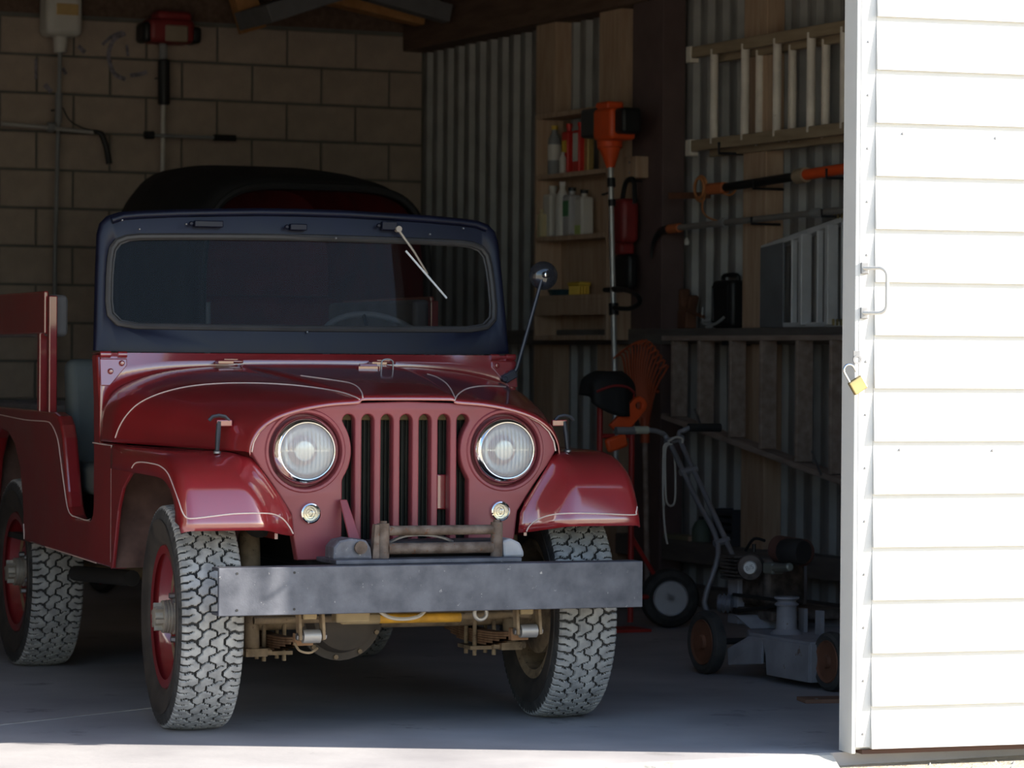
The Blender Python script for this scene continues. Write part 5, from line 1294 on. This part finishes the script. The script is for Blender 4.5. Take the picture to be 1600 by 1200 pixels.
# ---------------------------------------------------------------- red hand truck and what hangs on it
HT = V(2.30, 2.86, 0)
t = thing('hand_truck', 'red tubular hand truck with pale-hubbed pneumatic wheel standing by the wall', 'hand truck', HT)
xl, xr_ = on_plane(937, 700, 1, HT.y).x, on_plane(987, 700, 1, HT.y).x
ztop = on_plane(960, 578, 1, HT.y).z
path = [V(xl, HT.y, 0.03), V(xl, HT.y, ztop - 0.12)] + arc(V((xl + xr_) / 2, HT.y, ztop - 0.12), (xr_ - xl) / 2, math.pi, 0, 10, (1, 0, 0), (0, 0, 1)) + [V(xr_, HT.y, ztop - 0.12), V(xr_, HT.y, 0.03)]
q = MB(); q.tube(path, 0.0125, n=10); wbuild(q, 'frame', mat('hand_truck_red', (0.42, 0.03, 0.025), rough=0.5), t)
for z in (0.25, 0.55, 0.83):
    q = MB(); q.cyl((xl, HT.y, z), (xr_, HT.y, z), 0.010, n=8); wbuild(q, 'crossbar', 'hand_truck_red', t)
q = MB(); q.bb((xl - 0.02, HT.y - 0.16, 0.0), (xr_ + 0.02, HT.y + 0.02, 0.012)); wbuild(q, 'toe_plate', 'hand_truck_red', t, smooth=0)
wc = on_plane(1046, 941, 1, HT.y + 0.02); ax_ = Vector((-0.30, -0.95, 0)).normalized(); wc.z = 0.128
q = MB(); q.cyl((xr_, HT.y, 0.14), wc - ax_ * 0.02, 0.011, n=8); q.cyl((xr_, HT.y, 0.40), wc - ax_ * 0.04, 0.010, n=8); wbuild(q, 'axle_bracket', 'hand_truck_red', t)
q = MB(); q.lathe([(0.078, -0.035), (0.095, -0.045), (0.118, -0.036), (0.128, -0.012), (0.128, 0.012), (0.118, 0.036), (0.095, 0.045), (0.078, 0.035)], o=wc, axis=ax_, n=32, closed=True); wbuild(q, 'tyre', M_RUB, t)
q = MB(); q.lathe([(0.078, 0.030), (0.074, 0.036), (0.066, 0.026), (0.045, 0.014), (0.030, 0.016), (0.018, 0.030), (0, 0.030)], o=wc, axis=ax_, n=28); wbuild(q, 'wheel_hub', mat('pale_hub', (0.55, 0.55, 0.58), rough=0.5, metal=0.2), t)
# black sack draped over its top
c = on_plane(952, 600, 1, HT.y - 0.0)
t = thing('sack', 'limp black plastic sack draped over the top of the red hand truck', 'sack', (c.x, HT.y, 0.97))
q = MB(); rows = []
for i in range(12):
    a = i / 11; row = []
    for j in range(24):
        b = j / 24 * 2 * math.pi
        rr = 0.004 + 0.075 * math.sin(min(1, a * 1.7) * math.pi / 2) + 0.014 * a * math.sin(5 * b + 1.0) + 0.006 * math.sin(3 * b)
        drop = 0.18 * max(0, a - 0.18) ** 1.1 * (1.0 + 0.28 * math.sin(b + 2.4))
        row.append((rr * 1.45 * math.cos(b), rr * 0.8 * math.sin(b), 0.135 - drop + 0.012 * math.cos(2 * b) * a))
    rows.append(row)
q.grid(rows, closed=True); q.build('folds', M_CANVAS, t, smooth=60, solid=0.004)
q = MB(); q.tube(smooth_path([(-0.09, -0.06, 0.05), (-0.02, -0.075, 0.075), (0.05, -0.07, 0.07), (0.10, -0.04, 0.045)], 4), 0.006, n=6); q.build('tie_tape', M_DKRED, t)
# orange leaf rake hung on the girt
RO = 0.33
t = thing('leaf_rake', 'orange fan-tined leaf rake hanging head up in front of the wooden ladder end', 'rake', wr(1002, 700, RO))
hub = wr(1008, 672, RO)
for i in range(15):
    a = i / 14; tipu = 972 + 72 * a; tipv = 560 - 26 * math.sin(math.pi * (a * 0.8 + 0.05)) + 60 * max(0, a - 0.6)
    tip = wr(tipu, tipv, RO); mid = hub.lerp(tip, 0.6) + V(-0.02, 0, 0.01)
    q = MB(); q.tube(smooth_path([hub + V(0, 0.02 - 0.04 * a, 0), mid, tip, tip + V(-0.045, 0, -0.012)], 3), 0.0055, n=5); wbuild(q, 'tine', mat('rake_orange', (0.45, 0.085, 0.03), rough=0.55), t)
q = MB(); q.tube([hub.lerp(wr(978, 557, RO), 0.62), hub.lerp(wr(1008, 535, RO), 0.62), hub.lerp(wr(1040, 575, RO), 0.62)], 0.009, n=6); wbuild(q, 'spreader', 'rake_orange', t)
q = MB(); q.cyl(hub + V(0, 0, 0.06), hub + V(0, 0, -0.06), 0.022, n=10); wbuild(q, 'socket', 'rake_orange', t)
q = MB(); q.cyl(hub + V(0, 0, -0.05), (hub.x + 0.02, hub.y, 0.01), 0.013, n=10); wbuild(q, 'handle', M_OLDWOOD, t)
# orange scabbard leaning on the hand truck
t = thing('saw_scabbard', 'bright orange blade scabbard with hanging hole tied to the red hand truck', 'scabbard', on_plane(975, 660, 1, HT.y - 0.05))
A, B = on_plane(967, 668, 1, HT.y - 0.03), on_plane(1000, 630, 1, HT.y - 0.03)
d_ = (B - A).normalized(); n_ = Vector((d_.z, 0, -d_.x)); L_ = (B - A).length + 0.05
outl = [(x * L_ / 2, y) for x, y in ((-1, -0.040), (0.7, -0.036), (0.92, -0.026), (1, 0), (0.92, 0.026), (0.7, 0.036), (-1, 0.040))]
hole = [(L_ * 0.30 + 0.016 * math.cos(k * math.pi / 4), 0.016 * math.sin(k * math.pi / 4)) for k in range(8)]
me = plate_with_holes(outl, [hole], -0.012, 0.012, 0.003, 'sleeve'); me.materials.clear(); me.materials.append(M_ORANGE)
o = bpy.data.objects.new('sleeve', me); COL.objects.link(o); o.parent = t
o.matrix_local = Matrix.Translation((A + B) / 2 - t.location) @ Matrix((d_, Vector((0, 1, 0)), Vector((-d_.z, 0, d_.x)))).transposed().to_4x4()
q = MB(); q.box(on_plane(963, 692, 1, HT.y - 0.03), (0.10, 0.03, 0.06), Matrix.Rotation(-0.3, 3, 'Y')); wbuild(q, 'saw_grip', M_ORANGE, t, bevel=0.012)
q = MB(); q.beam(on_plane(966, 684, 1, HT.y - 0.03), A, 0.008, 0.03, up=(1, 0, 0)); wbuild(q, 'saw_blade', M_STEEL, t, smooth=0)

# ---------------------------------------------------------------- old walk-behind mower
mw = thing('lawn_mower', 'old grey walk-behind mower with tall handlebar, oily engine and rusty wheels', 'mower', (1.95, 0.7, 0))
def mwheel(c, r, w_):
    q = MB(); q.lathe([(r * 0.72, -w_ / 2 * 0.8), (r * 0.86, -w_ / 2), (r * 0.97, -w_ / 2 * 0.7), (r, 0), (r * 0.97, w_ / 2 * 0.7), (r * 0.86, w_ / 2), (r * 0.72, w_ / 2 * 0.8)], o=c, axis=(1, 0, 0), n=36, closed=True); wh = wbuild(q, 'wheel', M_RUB, mw)
    q = MB(); q.lathe([(r * 0.73, 0.018), (r * 0.70, 0.024), (r * 0.55, 0.012), (r * 0.25, 0.014), (r * 0.20, 0.030), (0, 0.030)], o=c, axis=(-1, 0, 0), n=28); q.lathe([(r * 0.73, -0.018), (0, -0.018)], o=c, axis=(-1, 0, 0), n=28); wbuild(q, 'wheel_disc', M_BROWN, wh)
    return wh
mwheel((1.735, 1.00, 0.118), 0.118, 0.055); mwheel((2.36, 1.00, 0.118), 0.118, 0.055)
mwheel((1.845, 0.285, 0.105), 0.105, 0.05); mwheel((2.40, 0.285, 0.105), 0.105, 0.05)
q = MB(); q.cyl((1.735, 1.0, 0.118), (2.36, 1.0, 0.118), 0.012, n=10); wbuild(q, 'rear_axle', M_DARKSTEEL, mw)
# deck
q = MB(); q.prism([(1.80, 0.36, 0.150), (1.80, 0.80, 0.150), (1.86, 0.92, 0.150), (2.30, 0.92, 0.150), (2.33, 0.36, 0.150)], (0, 0, 0.018)); dk = wbuild(q, 'deck', M_MOWER, mw, smooth=0, bevel=0.006)
q = MB(); q.prism([(1.795, 0.36, 0.025), (1.795, 0.66, 0.025), (1.795, 0.67, 0.10), (1.795, 0.70, 0.155), (1.795, 0.36, 0.160)], (0.012, 0, 0)); wbuild(q, 'side_skirt', M_MOWER, mw, smooth=0, bevel=0.003)
q = MB(); q.prism([(1.79, 0.69, 0.062), (1.77, 0.90, 0.040), (1.77, 0.91, 0.100), (1.80, 0.80, 0.155), (1.80, 0.70, 0.155)], (0.012, 0, 0)); wbuild(q, 'discharge_flap', M_MOWER, mw, smooth=0, bevel=0.003)
q = MB(); q.bb((1.80, 0.352, 0.025), (2.33, 0.364, 0.160)); wbuild(q, 'front_skirt', M_MOWER, mw, smooth=0, bevel=0.003)
q = MB(); q.bb((2.32, 0.36, 0.03), (2.332, 0.92, 0.16)); q.bb((1.86, 0.91, 0.04), (2.33, 0.922, 0.16)); wbuild(q, 'rear_skirt', M_MOWER, mw, smooth=0)
q = MB(); q.prism([(1.88, 0.95, 0.168), (1.84, 0.99, 0.215), (2.28, 0.99, 0.215), (2.28, 0.92, 0.168)], (0, -0.02, 0)); wbuild(q, 'deck_plate', M_MOWER, mw, smooth=0, bevel=0.003)
# spindle tower and pulley
q = MB(); q.lathe([(0.062, 0.0), (0.050, 0.012), (0.038, 0.02), (0.036, 0.105), (0.0, 0.105)], o=(1.90, 0.70, 0.166), n=24); wbuild(q, 'spindle_tower', M_MOWER, mw)
q = MB(); q.lathe([(0.0, 0.0), (0.042, 0.0), (0.045, 0.006), (0.034, 0.014), (0.034, 0.018), (0.046, 0.026), (0.046, 0.032), (0.0, 0.034)], o=(1.90, 0.70, 0.270), n=24); wbuild(q, 'spindle_pulley', M_MOWER, mw)
for dy in (0.0, 0.075):
    q = MB(); q.bb((1.985, 0.60 + dy * 1.6, 0.166), (2.0, 0.64 + dy * 1.6, 0.255)); wbuild(q, 'deck_post', M_MOWER, mw, smooth=0)
# drive pulley and belt
pc = V(1.905, 1.165, 0.245)
q = MB(); q.lathe([(0, -0.03), (0.030, -0.03), (0.036, -0.024), (0.026, -0.016), (0.037, -0.008), (0.026, 0.0), (0.037, 0.008), (0.026, 0.016), (0.036, 0.024), (0, 0.03)], o=pc, axis=(0.75, -0.66, 0), n=24); wbuild(q, 'drive_pulley', mat('pulley_steel', (0.34, 0.35, 0.40), rough=0.4, metal=0.6), mw)
q = MB(); q.beam(pc + V(0.02, -0.02, 0.034), (1.90, 0.74, 0.285), 0.008, 0.012); q.beam(pc + V(0.02, -0.02, -0.03), (1.92, 0.72, 0.272), 0.008, 0.012); wbuild(q, 'drive_belt', M_BLACK, mw, smooth=0)
q = MB(); q.bb((1.93, 0.86, 0.20), (2.25, 1.24, 0.235)); wbuild(q, 'engine_frame', M_ENGINE, mw, smooth=0, bevel=0.005)
for x in (1.93, 2.2):
    q = MB(); q.bb((x, 1.12, 0.168), (x + 0.03, 1.20, 0.42)); wbuild(q, 'frame_upright', M_MOWER, mw, smooth=0, bevel=0.004)
# engine: finned block, flywheel cover, tank, muffler
eb = V(2.03, 1.03, 0.335)
q = MB(); q.box(eb, (0.17, 0.20, 0.18)); en = wbuild(q, 'engine', M_ENGINE, mw, bevel=0.02)
for k in range(7):
    q = MB(); q.box(V(1.935, 1.13, 0.34 + 0.014 * k), (0.09, 0.11, 0.006)); wbuild(q, 'cooling_fin', M_ENGINE, en, smooth=0)
sc = on_plane(1172, 887, 0, 1.885)
q = MB(); q.lathe([(0.0, 0.012), (0.022, 0.012), (0.0255, 0.006), (0.0255, -0.02)], o=sc, axis=(-0.6, -0.8, 0), n=24); wbuild(q, 'starter_cap', mat('white_disc', (0.70, 0.70, 0.68), rough=0.5), en)
q = MB(); q.lathe([(0.0, 0.0), (0.045, 0.0), (0.05, -0.01), (0.05, -0.05), (0, -0.05)], o=sc, axis=(-0.6, -0.8, 0), n=24); wbuild(q, 'flywheel_cover', M_ENGINE, en)
a, b = on_plane(1203, 862, 0, 1.98), on_plane(1255, 872, 0, 1.98)
q = MB(); q.lathe([(0, -0.085), (0.040, -0.085), (0.050, -0.075), (0.050, 0.075), (0.040, 0.085), (0, 0.085)], o=(a + b) / 2 + V(0.02, 0, 0.015), axis=(0.15, -1, -0.05), n=24); wbuild(q, 'fuel_tank', mat('dull_red_tank', (0.10, 0.045, 0.035), rough=0.6, var=0.3), en)
q = MB(); c = on_plane(1240, 862, 0, 1.93); q.lathe([(0, -0.05), (0.042, -0.05), (0.048, -0.03), (0.048, 0.03), (0.042, 0.05), (0, 0.05)], o=c, axis=(0.3, -1, 0), n=20); wbuild(q, 'muffler', M_CANVAS, en)
q = MB(); q.box(on_plane(1208, 888, 0, 1.92), (0.05, 0.07, 0.04)); q.cyl(on_plane(1210, 888, 0, 1.91), on_plane(1235, 886, 0, 1.90), 0.016, n=10); wbuild(q, 'carburettor', mat('carb_alloy', (0.22, 0.23, 0.20), rough=0.5, metal=0.5), en, smooth=30, bevel=0.006)
q = MB(); q.tube(smooth_path([on_plane(1165, 860, 0, 1.93), on_plane(1178, 842, 0, 1.93), on_plane(1195, 845, 0, 1.95)], 4), 0.006, n=6); q.cyl(on_plane(1178, 850, 0, 1.92), on_plane(1178, 862, 0, 1.92), 0.007, n=8); wbuild(q, 'spark_lead', M_BLACK, en)
# handlebar: twin tubes, cross grips
top_l, top_r = on_plane(1045, 690, 1, 1.72), on_plane(1062, 686, 1, 1.72)
mid_l, mid_r = on_plane(1122, 852, 1, 1.24), on_plane(1136, 848, 1, 1.24)
q = MB()
q.tube(smooth_path([on_plane(1012, 672, 1, 1.72), on_plane(1030, 675, 1, 1.72), top_l, top_l.lerp(mid_l, 0.5), mid_l, on_plane(1104, 925, 1, 1.20), on_plane(1102, 948, 1, 1.19), on_plane(1122, 985, 1, 1.12)], 5), 0.0105, n=10)
hb = wbuild(q, 'handlebar', mat('handle_grey', (0.20, 0.19, 0.20), rough=0.5, metal=0.3), mw)
q = MB(); q.tube(smooth_path([on_plane(1082, 668, 1, 1.72), on_plane(1070, 672, 1, 1.72), top_r, top_r.lerp(mid_r, 0.5), mid_r, on_plane(1152, 884, 1, 1.15)], 5), 0.0105, n=10); wbuild(q, 'handlebar', 'handle_grey', mw)
q = MB(); q.cyl(on_plane(962, 673, 1, 1.72), on_plane(992, 673, 1, 1.72), 0.0155, n=12); wbuild(q, 'grip', M_GREYV, hb)
q = MB(); q.cyl(on_plane(1076, 668, 1, 1.72), on_plane(1125, 668, 1, 1.72), 0.017, n=12); wbuild(q, 'grip', M_BLACK, hb)
q = MB(); q.cyl(on_plane(990, 672, 1, 1.72), on_plane(1012, 672, 1, 1.72), 0.016, n=12); wbuild(q, 'grip_tape', mat('pale_tape', (0.36, 0.35, 0.27), rough=0.7), hb)
for f_ in (0.0, 0.30, 0.98):
    a, b = top_l.lerp(mid_l, f_), top_r.lerp(mid_r, f_); q = MB(); q.cyl(a - (b - a) * 0.3, b + (b - a) * 0.3, 0.014, n=8); wbuild(q, 'tube_clamp', 'handle_grey', hb)
# cord looped over the handlebar
rp = thing('cord_hank', 'pale cord hank looped over the mower handlebar and hanging down', 'cord', top_l + V(0, -0.02, -0.42))
pts = lambda L: [on_plane(u, v, 1, 1.69) for u, v in L]
for L in ([(1048, 694), (1038, 700), (1036, 740), (1037, 800), (1040, 836), (1043, 850)], [(1050, 694), (1040, 702), (1040, 760), (1042, 785), (1050, 790), (1055, 778), (1055, 730), (1052, 700)], [(1046, 692), (1037, 698), (1038, 730), (1036, 770), (1038, 790)], [(1044, 690), (1056, 683), (1066, 686), (1065, 697)]):
    q = MB(); q.tube(smooth_path(pts(L), 5), 0.0045, n=6); wbuild(q, 'strand', M_ROPE, rp)

# ---------------------------------------------------------------- things on the low ledge
y = wr(1145, 820, 0.06).y; h_ = wr(1145, 795, 0.06).z - zb
t = thing('crate', 'dark slatted crate on the low ledge beside the tall stud', 'crate', (XR - 0.06, y, zb))
for k in range(5):
    q = MB(); q.bb((-0.05, -0.085, h_ * k / 5 + 0.004), (0.045, 0.085, h_ * (k + 1) / 5 - 0.008)); q.build('slat', mat('crate_dark', (0.045, 0.045, 0.055), rough=0.7), t, smooth=0, bevel=0.004)
q = MB()
for s_ in (-0.088, 0.082): q.bb((-0.052, s_, 0), (0.048, s_ + 0.006, h_))
q.build('corner_post', 'crate_dark', t, smooth=0)
y = wr(1094, 840, 0.06).y
t = thing('oil_can', 'dull green can with sloping shoulders on the low ledge', 'can', (XR - 0.055, y, zb))
q = MB(); q.lathe([(0, 0), (0.045, 0), (0.045, 0.06), (0.03, 0.09), (0.012, 0.105), (0, 0.105)], n=18); q.build('body', mat('dull_green', (0.10, 0.13, 0.10), rough=0.6), t)
q = MB(); q.cyl((0, 0, 0.1), (0, 0, 0.118), 0.012, n=10); q.build('cap', M_BLACK, t)
a, b = wr(1005, 838, 0.05), wr(1108, 852, 0.05)
t = thing('offcut_board', 'pale offcut board lying along the low ledge', 'board', ((XR - 0.05), (a.y + b.y) / 2, zb))
q = MB(); q.bb((-0.05, -(a.y - b.y) / 2 + 0.12, 0), (0.03, (a.y - b.y) / 2, 0.022)); q.build('board', wood('pale_offcut', (0.20, 0.19, 0.12), (0.28, 0.26, 0.17), stretch=(5, 0.6, 5)), t, smooth=0, bevel=0.003)
q = MB(); q.bb((-0.05, -(a.y - b.y) / 2 + 0.108, 0), (0.03, -(a.y - b.y) / 2 + 0.12, 0.022)); q.build('end_grain', M_STUD, t, smooth=0)

# emblem on the starter cap
cu = bpy.data.curves.new('emblem', 'FONT'); cu.body = 'B/S'; cu.size = 0.024; cu.align_x = 'CENTER'; cu.align_y = 'CENTER'; cu.extrude = 0.0006
o = bpy.data.objects.new('tmp', cu); COL.objects.link(o); bpy.context.view_layer.update()
me = bpy.data.meshes.new_from_object(o.evaluated_get(bpy.context.evaluated_depsgraph_get())); bpy.data.objects.remove(o); bpy.data.curves.remove(cu)
me.materials.clear(); me.materials.append(M_GREYP)
o = bpy.data.objects.new('emblem', me); COL.objects.link(o); o.parent = en
zax = Vector((-0.6, -0.8, 0)); xax = Vector((0.8, -0.6, 0)); yax = zax.cross(xax)
o.matrix_local = Matrix.Translation(sc + zax * 0.0128 - mw.location) @ Matrix((xax, yax, zax)).transposed().to_4x4() @ Matrix.Rotation(0.35, 4, 'Z')
# thin board on the floor behind the door
a, b = fl(1262, 1093), fl(1318, 1104)
t = thing('floor_board', 'thin reddish brown board lying flat on the floor behind the white door edge', 'board', ((a + b) / 2))
q = MB(); q.box((0.16, 0.0, 0.007), (0.46, 0.11, 0.014), Matrix.Rotation(-0.25, 3, 'Z')); q.build('plank', wood('red_plank', (0.16, 0.08, 0.05), (0.24, 0.13, 0.09)), t, smooth=0, bevel=0.002)
for x in (-0.03, 0.32):
    q = MB(); q.cyl((x, -0.05 * (x - 0.16), 0.014), (x, -0.05 * (x - 0.16), 0.016), 0.006, n=8); q.build('nail', M_STEEL, t)
